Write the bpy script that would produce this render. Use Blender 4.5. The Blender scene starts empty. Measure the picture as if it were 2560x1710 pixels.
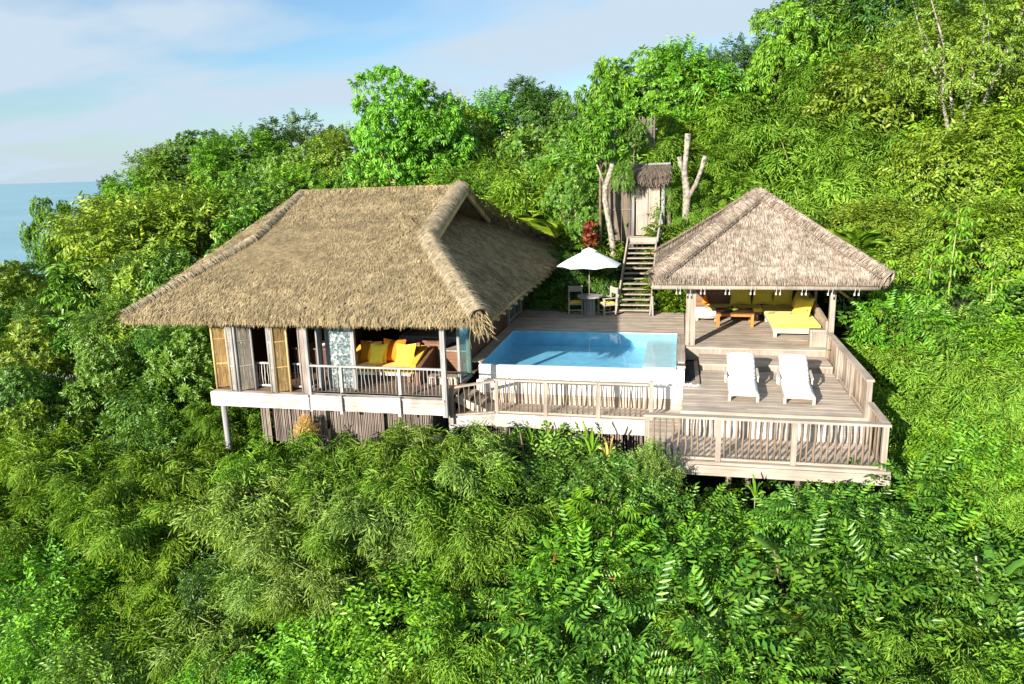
import bpy, math, random
import numpy as np
from mathutils import Vector, Matrix

random.seed(7)
RNG = np.random.default_rng(11)
scene = bpy.context.scene
COL = scene.collection
R = math.radians

# ------------------------------------------------------------------ camera
PXW, PXH = 2560.0, 1710.0
FOC = 1873.0
PITCH, ROLL = R(13.07), R(1.63)
YAW = math.atan(435 / math.hypot(FOC, 435))
CAMZ = 5.5
_fw = np.array([-math.sin(YAW) * math.cos(PITCH), math.cos(YAW) * math.cos(PITCH), -math.sin(PITCH)])
_rt = np.array([math.cos(YAW), math.sin(YAW), 0.0])
_up = np.cross(_rt, _fw)
_rt2 = math.cos(ROLL) * _rt - math.sin(ROLL) * _up
_up2 = math.sin(ROLL) * _rt + math.cos(ROLL) * _up


def at_y(px, py, y):
    """the world point seen at a photo pixel, at world depth y"""
    d = _fw + _rt2 * (px - PXW / 2) / FOC - _up2 * (py - PXH / 2) / FOC
    t = y / d[1]
    return np.array([0, 0, CAMZ]) + d * t


cam_data = bpy.data.cameras.new("camera")
cam = bpy.data.objects.new("camera", cam_data)
COL.objects.link(cam)
M = Matrix(((_rt2[0], _up2[0], -_fw[0], 0), (_rt2[1], _up2[1], -_fw[1], 0), (_rt2[2], _up2[2], -_fw[2], CAMZ), (0, 0, 0, 1)))
cam.matrix_world = M
cam_data.sensor_width = 36
cam_data.lens = 36 * FOC / PXW
cam_data.clip_start = 0.1
cam_data.clip_end = 60000
scene.camera = cam


# ------------------------------------------------------------------ mesh helpers
class MB:
    """collects shapes, then becomes ONE mesh object"""

    def __init__(self):
        self.v, self.f = [], []

    def add(self, vs, fs):
        o = len(self.v)
        self.v.extend([tuple(float(c) for c in p) for p in vs])
        self.f.extend([tuple(i + o for i in f) for f in fs])
        return self

    def box(self, x0, x1, y0, y1, z0, z1):
        return self.add([(x0, y0, z0), (x1, y0, z0), (x1, y1, z0), (x0, y1, z0), (x0, y0, z1), (x1, y0, z1), (x1, y1, z1), (x0, y1, z1)],
                        [(0, 3, 2, 1), (4, 5, 6, 7), (0, 1, 5, 4), (1, 2, 6, 5), (2, 3, 7, 6), (3, 0, 4, 7)])

    def beam(self, p, q, w, h, upv=(0, 0, 1)):
        p, q = Vector(p), Vector(q)
        d = (q - p).normalized()
        up = Vector(upv)
        s = d.cross(up)
        if s.length < 1e-4:
            s = d.cross(Vector((0, 1, 0)))
        s.normalize()
        u = s.cross(d).normalized()
        s, u = s * w / 2, u * h / 2
        vs = [p - s - u, p + s - u, p + s + u, p - s + u, q - s - u, q + s - u, q + s + u, q - s + u]
        return self.add(vs, [(0, 1, 2, 3), (7, 6, 5, 4), (0, 4, 5, 1), (1, 5, 6, 2), (2, 6, 7, 3), (3, 7, 4, 0)])

    def tube(self, pts, radii, n=8, jit=0.0, cap=True):
        pts = [Vector(p) for p in pts]
        if not hasattr(radii, "__len__"):
            radii = [radii] * len(pts)
        rings = []
        vs, fs = [], []
        ref = Vector((0.31, 0.94, 0.12)).normalized()
        for i, p in enumerate(pts):
            d = (pts[min(i + 1, len(pts) - 1)] - pts[max(i - 1, 0)]).normalized()
            s = d.cross(ref)
            if s.length < 0.05:
                s = d.cross(Vector((1, 0, 0)))
            s.normalize()
            u = s.cross(d)
            for k in range(n):
                a = 2 * math.pi * k / n
                r = radii[i] * (1 + random.uniform(-jit, jit))
                vs.append(p + s * math.cos(a) * r + u * math.sin(a) * r)
        for i in range(len(pts) - 1):
            for k in range(n):
                a, b = i * n + k, i * n + (k + 1) % n
                fs.append((a, b, b + n, a + n))
        if cap:
            fs.append(tuple(range(n - 1, -1, -1)))
            fs.append(tuple((len(pts) - 1) * n + k for k in range(n)))
        return self.add(vs, fs)

    def lathe(self, c, prof, n=16):
        vs, fs = [], []
        for r, z in prof:
            for k in range(n):
                a = 2 * math.pi * k / n
                vs.append((c[0] + r * math.cos(a), c[1] + r * math.sin(a), c[2] + z))
        for i in range(len(prof) - 1):
            for k in range(n):
                a, b = i * n + k, i * n + (k + 1) % n
                fs.append((a, b, b + n, a + n))
        fs.append(tuple(range(n - 1, -1, -1)))
        fs.append(tuple((len(prof) - 1) * n + k for k in range(n)))
        return self.add(vs, fs)

    def quad(self, a, b, c, d):
        return self.add([a, b, c, d], [(0, 1, 2, 3)])

    def pillow(self, w, h, t, mat, n=8, corner=0.12):
        """a stuffed cushion in the local xz-plane, thickness along y, placed with a 4x4 matrix"""
        vs, fs = [], []
        for side in (-1, 1):
            for i in range(n + 1):
                for j in range(n + 1):
                    a, b = -1 + 2 * i / n, -1 + 2 * j / n
                    e = (1 - a * a) * (1 - b * b)
                    pinch = 1 - corner * (1 - abs(a)) * (abs(b) ** 3) - corner * (1 - abs(b)) * (abs(a) ** 3)
                    vs.append(mat @ Vector((a * w / 2 * pinch, side * (t / 2) * (e ** 0.42), b * h / 2 * pinch)))
        m = (n + 1) ** 2
        for s in (0, 1):
            for i in range(n):
                for j in range(n):
                    q = [s * m + i * (n + 1) + j, s * m + (i + 1) * (n + 1) + j, s * m + (i + 1) * (n + 1) + j + 1, s * m + i * (n + 1) + j + 1]
                    fs.append(tuple(q if s == 0 else q[::-1]))
        return self.add(vs, fs)

    def slab(self, x0, x1, y0, y1, z0, z1, r=0.05, n=3):
        """a soft, rounded mattress"""
        vs, fs = [], []
        prof = []
        for k in range(n + 1):
            a = math.pi / 2 * k / n
            prof.append((r * (1 - math.sin(a)), z0 + r * (1 - math.cos(a))))
        prof2 = [(d, z1 - (z - z0)) for d, z in prof[::-1]]
        rings = prof + prof2
        cn = 4
        for d, z in rings:
            for (cx, cy, a0) in ((x1, y1, 0), (x0, y1, 90), (x0, y0, 180), (x1, y0, 270)):
                sx = -1 if cx == x1 else 1
                sy = -1 if cy == y1 else 1
                for k in range(cn):
                    a = R(a0 + 90 * k / (cn - 1))
                    vs.append((cx + sx * r + (r - d) * math.cos(a), cy + sy * r + (r - d) * math.sin(a), z))
        m = 4 * cn
        for i in range(len(rings) - 1):
            for k in range(m):
                fs.append((i * m + k, i * m + (k + 1) % m, (i + 1) * m + (k + 1) % m, (i + 1) * m + k))
        fs.append(tuple(range(m - 1, -1, -1)))
        fs.append(tuple((len(rings) - 1) * m + k for k in range(m)))
        return self.add(vs, fs)


def origin_of(o):
    v = Vector((0, 0, 0))
    while o is not None:
        v = v + Vector(o.location)
        o = o.parent
    return v


def obj(name, mb, mat, parent=None, smooth=False, loc=None):
    """one mesh object; its vertices are given in world space (or the unmoved thing's space)"""
    me = bpy.data.meshes.new(name)
    off = origin_of(parent) if parent is not None else Vector(loc or (0, 0, 0))
    if isinstance(mb, MB):
        me.from_pydata([(v[0] - off.x, v[1] - off.y, v[2] - off.z) for v in mb.v], [], mb.f)
    if smooth:
        me.polygons.foreach_set("use_smooth", [True] * len(me.polygons))
    me.update()
    me.materials.append(mat)
    o = bpy.data.objects.new(name, me)
    COL.objects.link(o)
    if parent is not None:
        o.parent = parent
    elif loc is not None:
        o.location = loc
    return o


def obj_np(name, V, F, mat, parent=None, smooth=False):
    """a big mesh straight from arrays: V (n,3), F (m,k)"""
    off = origin_of(parent) if parent is not None else Vector((0, 0, 0))
    me = np_mesh(name, V - np.array(off), F, smooth)
    me.materials.append(mat)
    o = bpy.data.objects.new(name, me)
    COL.objects.link(o)
    if parent is not None:
        o.parent = parent
    return o


def np_mesh(name, V, F, smooth=False):
    me = bpy.data.meshes.new(name)
    V = np.ascontiguousarray(V, dtype=np.float32)
    F = np.ascontiguousarray(F, dtype=np.int32)
    me.vertices.add(len(V))
    me.vertices.foreach_set("co", V.ravel())
    me.loops.add(F.size)
    me.loops.foreach_set("vertex_index", F.ravel())
    me.polygons.add(len(F))
    me.polygons.foreach_set("loop_start", np.arange(0, F.size, F.shape[1], dtype=np.int32))
    if smooth:
        me.polygons.foreach_set("use_smooth", np.ones(len(F), dtype=bool))
    me.update()
    me.validate()
    return me


def thing(name, label, cat, loc=(0, 0, 0), group=None):
    o = bpy.data.objects.new(name, None)
    o.empty_display_size = 0.2
    COL.objects.link(o)
    o.location = loc
    o["label"] = label
    o["category"] = cat
    if group:
        o["group"] = group
    return o


def tag(o, label, cat, group=None, kind=None):
    o["label"] = label
    o["category"] = cat
    if group:
        o["group"] = group
    if kind:
        o["kind"] = kind
    return o


def struct(o, label=None):
    o["kind"] = "structure"
    if label:
        o["label"] = label
    return o


def dup(root, loc, rotz=0.0, label=None, group=None, scale=None):
    """a copy of a thing with copies of its parts and their sub-parts"""
    r = root.copy()
    COL.objects.link(r)
    r.location = loc
    r.rotation_euler = (0, 0, rotz)
    if scale is not None:
        r.scale = scale
    if label:
        r["label"] = label
    if group:
        r["group"] = group
    for ch in list(root.children):
        c = ch.copy()
        COL.objects.link(c)
        c.parent = r
        for g in list(ch.children):
            d = g.copy()
            COL.objects.link(d)
            d.parent = c
    return r


# ------------------------------------------------------------------ materials
def new_mat(name):
    m = bpy.data.materials.new(name)
    m.use_nodes = True
    nt = m.node_tree
    for n in list(nt.nodes):
        nt.nodes.remove(n)
    return m, nt, nt.nodes, nt.links


def ramp(N, stops):
    r = N.new("ShaderNodeValToRGB")
    el = r.color_ramp.elements
    while len(el) < len(stops):
        el.new(0.5)
    for e, (p, c) in zip(el, stops):
        e.position = p
        e.color = (*c, 1) if len(c) == 3 else c
    return r


def mat_wood(name, dark, light, axis="x", rough=0.75, var=0.35, stain=0.35, grain=1.0):
    """weathered boards: grain runs along an axis, each board has its own tone, with stains"""
    m, nt, N, L = new_mat(name)
    out = N.new("ShaderNodeOutputMaterial")
    b = N.new("ShaderNodeBsdfPrincipled")
    tc = N.new("ShaderNodeTexCoord")
    mp = N.new("ShaderNodeMapping")
    sc = {"iso": (14, 14, 14), "x": (1.2, 26, 26), "y": (26, 1.2, 26), "z": (26, 26, 1.2)}[axis]
    mp.inputs["Scale"].default_value = tuple(s * grain for s in sc)
    L.new(tc.outputs["Object"], mp.inputs["Vector"])
    n1 = N.new("ShaderNodeTexNoise")
    n1.inputs["Scale"].default_value = 1.0
    n1.inputs["Detail"].default_value = 5
    L.new(mp.outputs["Vector"], n1.inputs["Vector"])
    rp = ramp(N, [(0.3, dark), (0.72, light)])
    L.new(n1.outputs["Fac"], rp.inputs["Fac"])
    geo = N.new("ShaderNodeNewGeometry")
    mr = N.new("ShaderNodeMapRange")
    mr.inputs["To Min"].default_value = 1 - var
    mr.inputs["To Max"].default_value = 1 + var * 0.6
    L.new(geo.outputs["Random Per Island"], mr.inputs["Value"])
    n2 = N.new("ShaderNodeTexNoise")
    n2.inputs["Scale"].default_value = 1.7
    n2.inputs["Detail"].default_value = 6
    L.new(tc.outputs["Object"], n2.inputs["Vector"])
    mr2 = N.new("ShaderNodeMapRange")
    mr2.inputs["From Min"].default_value = 0.35
    mr2.inputs["From Max"].default_value = 0.65
    mr2.inputs["To Min"].default_value = 1 - stain
    mr2.inputs["To Max"].default_value = 1.05
    L.new(n2.outputs["Fac"], mr2.inputs["Value"])
    mul = N.new("ShaderNodeMath")
    mul.operation = "MULTIPLY"
    L.new(mr.outputs[0], mul.inputs[0])
    L.new(mr2.outputs[0], mul.inputs[1])
    vm = N.new("ShaderNodeVectorMath")
    vm.operation = "SCALE"
    L.new(rp.outputs["Color"], vm.inputs[0])
    L.new(mul.outputs[0], vm.inputs["Scale"])
    L.new(vm.outputs[0], b.inputs["Base Color"])
    b.inputs["Roughness"].default_value = rough
    b.inputs["Specular IOR Level"].default_value = 0.25
    bp = N.new("ShaderNodeBump")
    bp.inputs["Strength"].default_value = 0.25
    bp.inputs["Distance"].default_value = 0.01
    L.new(n1.outputs["Fac"], bp.inputs["Height"])
    L.new(bp.outputs["Normal"], b.inputs["Normal"])
    L.new(b.outputs[0], out.inputs["Surface"])
    return m


def mat_plain(name, col, rough=0.6, var=0.12, scale=6.0, spec=0.3, bump=0.1, island=0.0, sheen=0.0):
    m, nt, N, L = new_mat(name)
    out = N.new("ShaderNodeOutputMaterial")
    b = N.new("ShaderNodeBsdfPrincipled")
    tc = N.new("ShaderNodeTexCoord")
    n1 = N.new("ShaderNodeTexNoise")
    n1.inputs["Scale"].default_value = scale
    n1.inputs["Detail"].default_value = 6
    L.new(tc.outputs["Object"], n1.inputs["Vector"])
    lo = tuple(max(0, c * (1 - var)) for c in col)
    hi = tuple(min(1, c * (1 + var)) for c in col)
    rp = ramp(N, [(0.3, lo), (0.7, hi)])
    L.new(n1.outputs["Fac"], rp.inputs["Fac"])
    src = rp.outputs["Color"]
    if island:
        geo = N.new("ShaderNodeNewGeometry")
        mr = N.new("ShaderNodeMapRange")
        mr.inputs["To Min"].default_value = 1 - island
        mr.inputs["To Max"].default_value = 1 + island
        L.new(geo.outputs["Random Per Island"], mr.inputs["Value"])
        vm = N.new("ShaderNodeVectorMath")
        vm.operation = "SCALE"
        L.new(src, vm.inputs[0])
        L.new(mr.outputs[0], vm.inputs["Scale"])
        src = vm.outputs[0]
    L.new(src, b.inputs["Base Color"])
    b.inputs["Roughness"].default_value = rough
    b.inputs["Specular IOR Level"].default_value = spec
    if sheen:
        b.inputs["Sheen Weight"].default_value = sheen
    if bump:
        n3 = N.new("ShaderNodeTexNoise")
        n3.inputs["Scale"].default_value = scale * 6
        n3.inputs["Detail"].default_value = 4
        L.new(tc.outputs["Object"], n3.inputs["Vector"])
        bp = N.new("ShaderNodeBump")
        bp.inputs["Strength"].default_value = bump
        bp.inputs["Distance"].default_value = 0.02
        L.new(n3.outputs["Fac"], bp.inputs["Height"])
        L.new(bp.outputs["Normal"], b.inputs["Normal"])
    L.new(b.outputs[0], out.inputs["Surface"])
    return m


LEAFK = 1.3


def mat_leaf(name, c0, c1, c2, rough=0.42, trans=0.3, spec=0.45, objvar=0.18):
    """leaves: every leaf its own green, every plant its own tint; light passes through"""
    m, nt, N, L = new_mat(name)
    out = N.new("ShaderNodeOutputMaterial")
    geo = N.new("ShaderNodeNewGeometry")
    k = LEAFK
    c0, c1, c2 = [(c[0] * k * 1.07, c[1] * k, c[2] * k * .72) for c in (c0, c1, c2)]
    rp = ramp(N, [(0.0, c0), (0.5, c1), (1.0, c2)])
    L.new(geo.outputs["Random Per Island"], rp.inputs["Fac"])
    oi = N.new("ShaderNodeObjectInfo")
    hs = N.new("ShaderNodeHueSaturation")
    mh = N.new("ShaderNodeMapRange")
    mh.inputs["To Min"].default_value = 0.5 - 0.010
    mh.inputs["To Max"].default_value = 0.5 + 0.010
    L.new(oi.outputs["Random"], mh.inputs["Value"])
    mv = N.new("ShaderNodeMapRange")
    mv.inputs["To Min"].default_value = 1 - objvar
    mv.inputs["To Max"].default_value = 1 + objvar
    wn = N.new("ShaderNodeTexWhiteNoise")
    wn.noise_dimensions = "1D"
    L.new(oi.outputs["Random"], wn.inputs["W"])
    L.new(wn.outputs["Value"], mv.inputs["Value"])
    L.new(mh.outputs[0], hs.inputs["Hue"])
    L.new(mv.outputs[0], hs.inputs["Value"])
    L.new(rp.outputs["Color"], hs.inputs["Color"])
    b = N.new("ShaderNodeBsdfPrincipled")
    L.new(hs.outputs["Color"], b.inputs["Base Color"])
    b.inputs["Roughness"].default_value = rough
    b.inputs["Specular IOR Level"].default_value = spec * .75
    t = N.new("ShaderNodeBsdfTranslucent")
    vm = N.new("ShaderNodeVectorMath")
    vm.operation = "MULTIPLY"
    vm.inputs[1].default_value = (1.5, 1.35, 0.5)
    L.new(hs.outputs["Color"], vm.inputs[0])
    L.new(vm.outputs[0], t.inputs["Color"])
    mx = N.new("ShaderNodeMixShader")
    mx.inputs[0].default_value = trans * .72
    L.new(b.outputs[0], mx.inputs[1])
    L.new(t.outputs[0], mx.inputs[2])
    L.new(mx.outputs[0], out.inputs["Surface"])
    return m


MT = {}
MT["deck"] = mat_wood("weathered_deck", (0.36, 0.285, 0.215), (0.58, 0.49, 0.395), "x", stain=0.22, var=0.16)
MT["deck_y"] = mat_wood("weathered_rail", (0.34, 0.265, 0.20), (0.54, 0.44, 0.35), "y", stain=0.25, var=0.2)
MT["post"] = mat_wood("weathered_post", (0.25, 0.205, 0.16), (0.40, 0.34, 0.275), "z", stain=0.25, var=0.12)
MT["rail"] = mat_wood("weathered_handrail", (0.29, 0.24, 0.19), (0.46, 0.395, 0.325), "x", stain=0.2, var=0.1)
MT["stick"] = mat_wood("bark_stick", (0.15, 0.105, 0.07), (0.31, 0.235, 0.17), "z", stain=0.3, var=0.3, grain=0.8)
MT["stick_dark"] = mat_wood("grey_brown_stick", (0.16, 0.12, 0.10), (0.34, 0.28, 0.24), "z", stain=0.3, var=0.35, grain=0.8)  # grey-brown sticks, tone varies from stick to stick
MT["fascia"] = mat_wood("pale_fascia", (0.42, 0.375, 0.325), (0.66, 0.61, 0.55), "x", stain=0.45, var=0.08)
MT["greypost"] = mat_wood("silver_post", (0.20, 0.195, 0.19), (0.36, 0.35, 0.34), "z", stain=0.2, var=0.1)
MT["greyrail"] = mat_wood("silver_rail", (0.27, 0.26, 0.25), (0.44, 0.425, 0.40), "x", stain=0.2, var=0.1)
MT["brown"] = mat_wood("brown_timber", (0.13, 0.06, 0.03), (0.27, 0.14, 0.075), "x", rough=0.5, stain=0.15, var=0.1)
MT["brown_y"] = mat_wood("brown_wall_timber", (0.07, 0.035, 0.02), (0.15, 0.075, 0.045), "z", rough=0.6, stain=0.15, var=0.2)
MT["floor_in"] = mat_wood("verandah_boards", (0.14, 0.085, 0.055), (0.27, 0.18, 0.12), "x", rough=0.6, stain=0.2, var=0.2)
MT["orange_wood"] = mat_wood("orange_timber", (0.32, 0.12, 0.025), (0.50, 0.22, 0.06), "z", rough=0.45, stain=0.1, var=0.1)
MT["dark_top"] = mat_wood("dark_table_top", (0.05, 0.022, 0.013), (0.11, 0.05, 0.03), "x", rough=0.3, stain=0.1, var=0.1)
MT["teak_pale"] = mat_wood("pale_teak", (0.34, 0.30, 0.25), (0.54, 0.49, 0.42), "y", stain=0.15, var=0.1)
MT["bamboo_pole"] = mat_wood("bamboo_pole", (0.42, 0.29, 0.12), (0.62, 0.47, 0.23), "z", rough=0.4, stain=0.2, var=0.15, grain=0.5)
MT["bamboo_weave"] = mat_wood("bamboo_weave", (0.36, 0.22, 0.08), (0.60, 0.42, 0.19), "z", rough=0.55, stain=0.25, var=0.35, grain=0.8)
MT["bamboo_grey"] = mat_wood("bamboo_weave_grey", (0.34, 0.29, 0.22), (0.52, 0.46, 0.37), "z", rough=0.6, stain=0.25, var=0.3, grain=0.8)
MT["gate_weave"] = mat_wood("shade_brown_gate_weave", (0.12, 0.09, 0.065), (0.24, 0.19, 0.145), "z", rough=0.7, stain=0.3, var=0.3, grain=0.8)  # weave darkened for foliage shade on the gate walls; also the brown roof straw
MT["door"] = mat_wood("bleached_door", (0.28, 0.225, 0.175), (0.44, 0.37, 0.305), "z", stain=0.25, var=0.06)
MT["thatch"] = mat_wood("golden_thatch", (0.265, 0.195, 0.098), (0.52, 0.405, 0.225), "iso", rough=0.85, stain=0.36, var=0.36, grain=0.4)
MT["thatch_pale"] = mat_wood("pale_straw_cap", (0.33, 0.26, 0.155), (0.58, 0.48, 0.32), "iso", rough=0.85, stain=0.25, var=0.25, grain=0.4)
MT["thatch_base"] = mat_wood("thatch_underlayer", (0.13, 0.092, 0.046), (0.28, 0.215, 0.115), "iso", rough=0.9, stain=0.3, var=0.1, grain=0.5)
MT["thatch2"] = mat_wood("grey_thatch", (0.235, 0.18, 0.13), (0.53, 0.435, 0.34), "iso", rough=0.8, stain=0.25, var=0.45, grain=0.4)
MT["thatch2_base"] = mat_wood("grey_thatch_underlayer", (0.13, 0.09, 0.06), (0.30, 0.225, 0.165), "iso", rough=0.9, stain=0.3, var=0.1, grain=0.5)
MT["white"] = mat_plain("white_plaster", (0.76, 0.75, 0.71), 0.7, 0.10, 1.8, 0.2, 0.1)
MT["cloth"] = mat_plain("white_cloth", (0.82, 0.82, 0.81), 0.85, 0.03, 8, 0.1, 0.15, sheen=0.2)
MT["parasol"] = mat_plain("parasol_cloth", (0.82, 0.83, 0.85), 0.85, 0.02, 3, 0.1, 0.05)
MT["bedding"] = mat_plain("shade_tinted_bedding", (0.70, 0.74, 0.80), 0.9, 0.04, 3, 0.1, 0.1)  # white sheets with the cool shade of the room mixed into the colour
MT["yellow"] = mat_plain("yellow_fabric", (0.78, 0.55, 0.055), 0.85, 0.06, 10, 0.1, 0.12, sheen=0.2)
MT["lemon"] = mat_plain("lemon_fabric", (0.80, 0.64, 0.085), 0.85, 0.05, 10, 0.1, 0.12, sheen=0.2)
MT["amber"] = mat_plain("amber_fabric", (0.82, 0.32, 0.015), 0.85, 0.06, 10, 0.1, 0.12, sheen=0.2)
MT["gold"] = mat_plain("saffron_fabric", (0.83, 0.44, 0.025), 0.85, 0.06, 10, 0.1, 0.12, sheen=0.2)
MT["orange"] = mat_plain("orange_fabric", (0.75, 0.19, 0.012), 0.85, 0.06, 10, 0.1, 0.12, sheen=0.2)
MT["pebble_w"] = mat_plain("white_pebble", (0.72, 0.70, 0.66), 0.7, 0.15, 5, 0.3, 0.1, island=0.2)
MT["pebble_b"] = mat_plain("black_pebble", (0.035, 0.037, 0.04), 0.35, 0.3, 5, 0.5, 0.1, island=0.5)
MT["rock"] = mat_plain("sandstone", (0.48, 0.40, 0.29), 0.85, 0.25, 2.5, 0.2, 0.6)
MT["bark"] = mat_plain("pale_bark", (0.27, 0.24, 0.19), 0.85, 0.65, 8, 0.2, 1.0)
MT["bark_d"] = mat_plain("brown_bark", (0.16, 0.12, 0.08), 0.9, 0.35, 6, 0.15, 0.6)
MT["cane"] = mat_plain("green_cane", (0.24, 0.27, 0.08), 0.5, 0.3, 4, 0.3, 0.1)
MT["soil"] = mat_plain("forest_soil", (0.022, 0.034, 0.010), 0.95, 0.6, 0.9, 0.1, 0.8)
MT["metal"] = mat_plain("grey_metal", (0.45, 0.46, 0.47), 0.35, 0.1, 8, 0.6, 0.0)
MT["black"] = mat_plain("black_frame", (0.03, 0.028, 0.026), 0.5, 0.2, 8, 0.4, 0.0)
MT["clip"] = mat_plain("white_clip", (0.48, 0.47, 0.45), 0.5, 0.05, 8, 0.3, 0.0)
MT["fruit_r"] = mat_plain("red_fruit", (0.45, 0.06, 0.03), 0.4, 0.2, 20, 0.4, 0.0)
MT["fruit_g"] = mat_plain("green_fruit", (0.22, 0.32, 0.04), 0.4, 0.2, 20, 0.4, 0.0)
MT["fruit_o"] = mat_plain("orange_fruit", (0.70, 0.28, 0.03), 0.4, 0.2, 20, 0.4, 0.0)

MT["bamboo_leaf"] = mat_leaf("bamboo_leaf", (0.06, 0.145, 0.016), (0.115, 0.235, 0.026), (0.20, 0.32, 0.045), 0.5, 0.36, 0.3)
MT["bamboo_pale"] = mat_leaf("pale_bamboo_leaf", (0.09, 0.175, 0.04), (0.15, 0.26, 0.065), (0.23, 0.34, 0.10), 0.5, 0.34, 0.35)
MT["broad_leaf"] = mat_leaf("broad_leaf", (0.035, 0.105, 0.016), (0.07, 0.165, 0.024), (0.13, 0.24, 0.035), 0.36, 0.28, 0.5)
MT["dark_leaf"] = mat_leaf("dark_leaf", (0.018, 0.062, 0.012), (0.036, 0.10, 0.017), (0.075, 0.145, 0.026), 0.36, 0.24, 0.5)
MT["lime_leaf"] = mat_leaf("lime_leaf", (0.075, 0.19, 0.016), (0.135, 0.275, 0.020), (0.225, 0.35, 0.03), 0.42, 0.36, 0.4)
MT["olive_leaf"] = mat_leaf("olive_leaf", (0.065, 0.14, 0.016), (0.125, 0.21, 0.024), (0.21, 0.29, 0.036), 0.42, 0.3, 0.45)
MT["fresh_leaf"] = mat_leaf("fresh_leaf", (0.045, 0.15, 0.016), (0.09, 0.235, 0.02), (0.16, 0.33, 0.03), 0.38, 0.34, 0.45)
MT["shiny_leaf"] = mat_leaf("shiny_leaf", (0.032, 0.105, 0.014), (0.065, 0.17, 0.022), (0.13, 0.255, 0.034), 0.33, 0.28, 0.5)
MT["palm_leaf"] = mat_leaf("palm_leaf", (0.06, 0.16, 0.018), (0.12, 0.235, 0.024), (0.24, 0.33, 0.035), 0.36, 0.32, 0.5)
MT["banana_leaf"] = mat_leaf("banana_leaf", (0.06, 0.17, 0.018), (0.11, 0.25, 0.022), (0.20, 0.34, 0.035), 0.36, 0.4, 0.45)
MT["red_leaf"] = mat_leaf("red_leaf", (0.09, 0.02, 0.02), (0.20, 0.04, 0.025), (0.34, 0.11, 0.06), 0.4, 0.35, 0.4)
MT["dry_leaf"] = mat_leaf("dry_leaf", (0.26, 0.15, 0.06), (0.42, 0.27, 0.12), (0.60, 0.42, 0.22), 0.7, 0.2, 0.2)
# ------------------------------------------------------------------ light and sky
SUN_EL, SUN_HEAD = R(17.0), R(23.5)          # the light travels towards +Y, a little to +X
world = bpy.data.worlds.new("World")
scene.world = world
world.use_nodes = True
nt = world.node_tree
N, L = nt.nodes, nt.links
for n in list(N):
    N.remove(n)
wo = N.new("ShaderNodeOutputWorld")
bg = N.new("ShaderNodeBackground")
bg.inputs["Strength"].default_value = 0.072
sky = N.new("ShaderNodeTexSky")
sky.sky_type = "NISHITA"
sky.sun_disc = False
sky.sun_elevation = SUN_EL
sky.sun_rotation = math.pi + SUN_HEAD
sky.altitude = 60
sky.air_density = 1.0
sky.dust_density = 0.6
sky.ozone_density = 2.5
tc = N.new("ShaderNodeTexCoord")
sep = N.new("ShaderNodeSeparateXYZ")
L.new(tc.outputs["Generated"], sep.inputs[0])
zz = N.new("ShaderNodeMath"); zz.operation = "ADD"; zz.inputs[1].default_value = 0.22
zc = N.new("ShaderNodeMath"); zc.operation = "MAXIMUM"; zc.inputs[1].default_value = 0.0
L.new(sep.outputs["Z"], zc.inputs[0]); L.new(zc.outputs[0], zz.inputs[0])
dx = N.new("ShaderNodeMath"); dx.operation = "DIVIDE"
dy = N.new("ShaderNodeMath"); dy.operation = "DIVIDE"
L.new(sep.outputs["X"], dx.inputs[0]); L.new(zz.outputs[0], dx.inputs[1])
L.new(sep.outputs["Y"], dy.inputs[0]); L.new(zz.outputs[0], dy.inputs[1])
cmb = N.new("ShaderNodeCombineXYZ")
L.new(dx.outputs[0], cmb.inputs["X"]); L.new(dy.outputs[0], cmb.inputs["Y"])
n1 = N.new("ShaderNodeTexNoise")
n1.inputs["Scale"].default_value = 1.25
n1.inputs["Detail"].default_value = 6.0
n1.inputs["Roughness"].default_value = 0.48
n1.inputs["Distortion"].default_value = 0.3
mpc = N.new("ShaderNodeMapping")
mpc.inputs["Location"].default_value = (7.4, 2.9, 0.0)
mpc.inputs["Scale"].default_value = (0.75, 1.25, 1.0)
L.new(cmb.outputs[0], mpc.inputs["Vector"])
L.new(mpc.outputs[0], n1.inputs["Vector"])
cr = ramp(N, [(0.40, (0.05, 0.05, 0.05)), (0.57, (1, 1, 1))])
L.new(n1.outputs["Fac"], cr.inputs["Fac"])
hz = N.new("ShaderNodeMapRange")
hz.inputs["From Min"].default_value = 0.0
hz.inputs["From Max"].default_value = 0.11
hz.inputs["To Min"].default_value = 0.85
hz.inputs["To Max"].default_value = 0.0
L.new(sep.outputs["Z"], hz.inputs["Value"])
mxf = N.new("ShaderNodeMath"); mxf.operation = "MAXIMUM"
L.new(cr.outputs["Color"], mxf.inputs[0]); L.new(hz.outputs[0], mxf.inputs[1])
mix = N.new("ShaderNodeMix"); mix.data_type = "RGBA"
mix.inputs["B"].default_value = (3.7, 4.5, 5.3, 1)
L.new(mxf.outputs[0], mix.inputs["Factor"])
tint = N.new("ShaderNodeMix"); tint.data_type = "RGBA"; tint.blend_type = "MULTIPLY"
tint.inputs["Factor"].default_value = 1.0
tint.inputs["B"].default_value = (0.82, 0.98, 1.06, 1)
L.new(sky.outputs[0], tint.inputs["A"])
L.new(tint.outputs["Result"], mix.inputs["A"])
L.new(mix.outputs["Result"], bg.inputs["Color"])
L.new(bg.outputs[0], wo.inputs["Surface"])

sun_d = bpy.data.lights.new("sun", "SUN")
sun_d.energy = 5.0
sun_d.angle = R(0.53)
sun_d.color = (1.0, 0.93, 0.83)
sun = bpy.data.objects.new("sun", sun_d)
COL.objects.link(sun)
ldir = Vector((math.sin(SUN_HEAD) * math.cos(SUN_EL), math.cos(SUN_HEAD) * math.cos(SUN_EL), -math.sin(SUN_EL)))
sun.rotation_euler = ldir.to_track_quat("-Z", "Y").to_euler()
sun.location = (-30, -60, 40)

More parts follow.
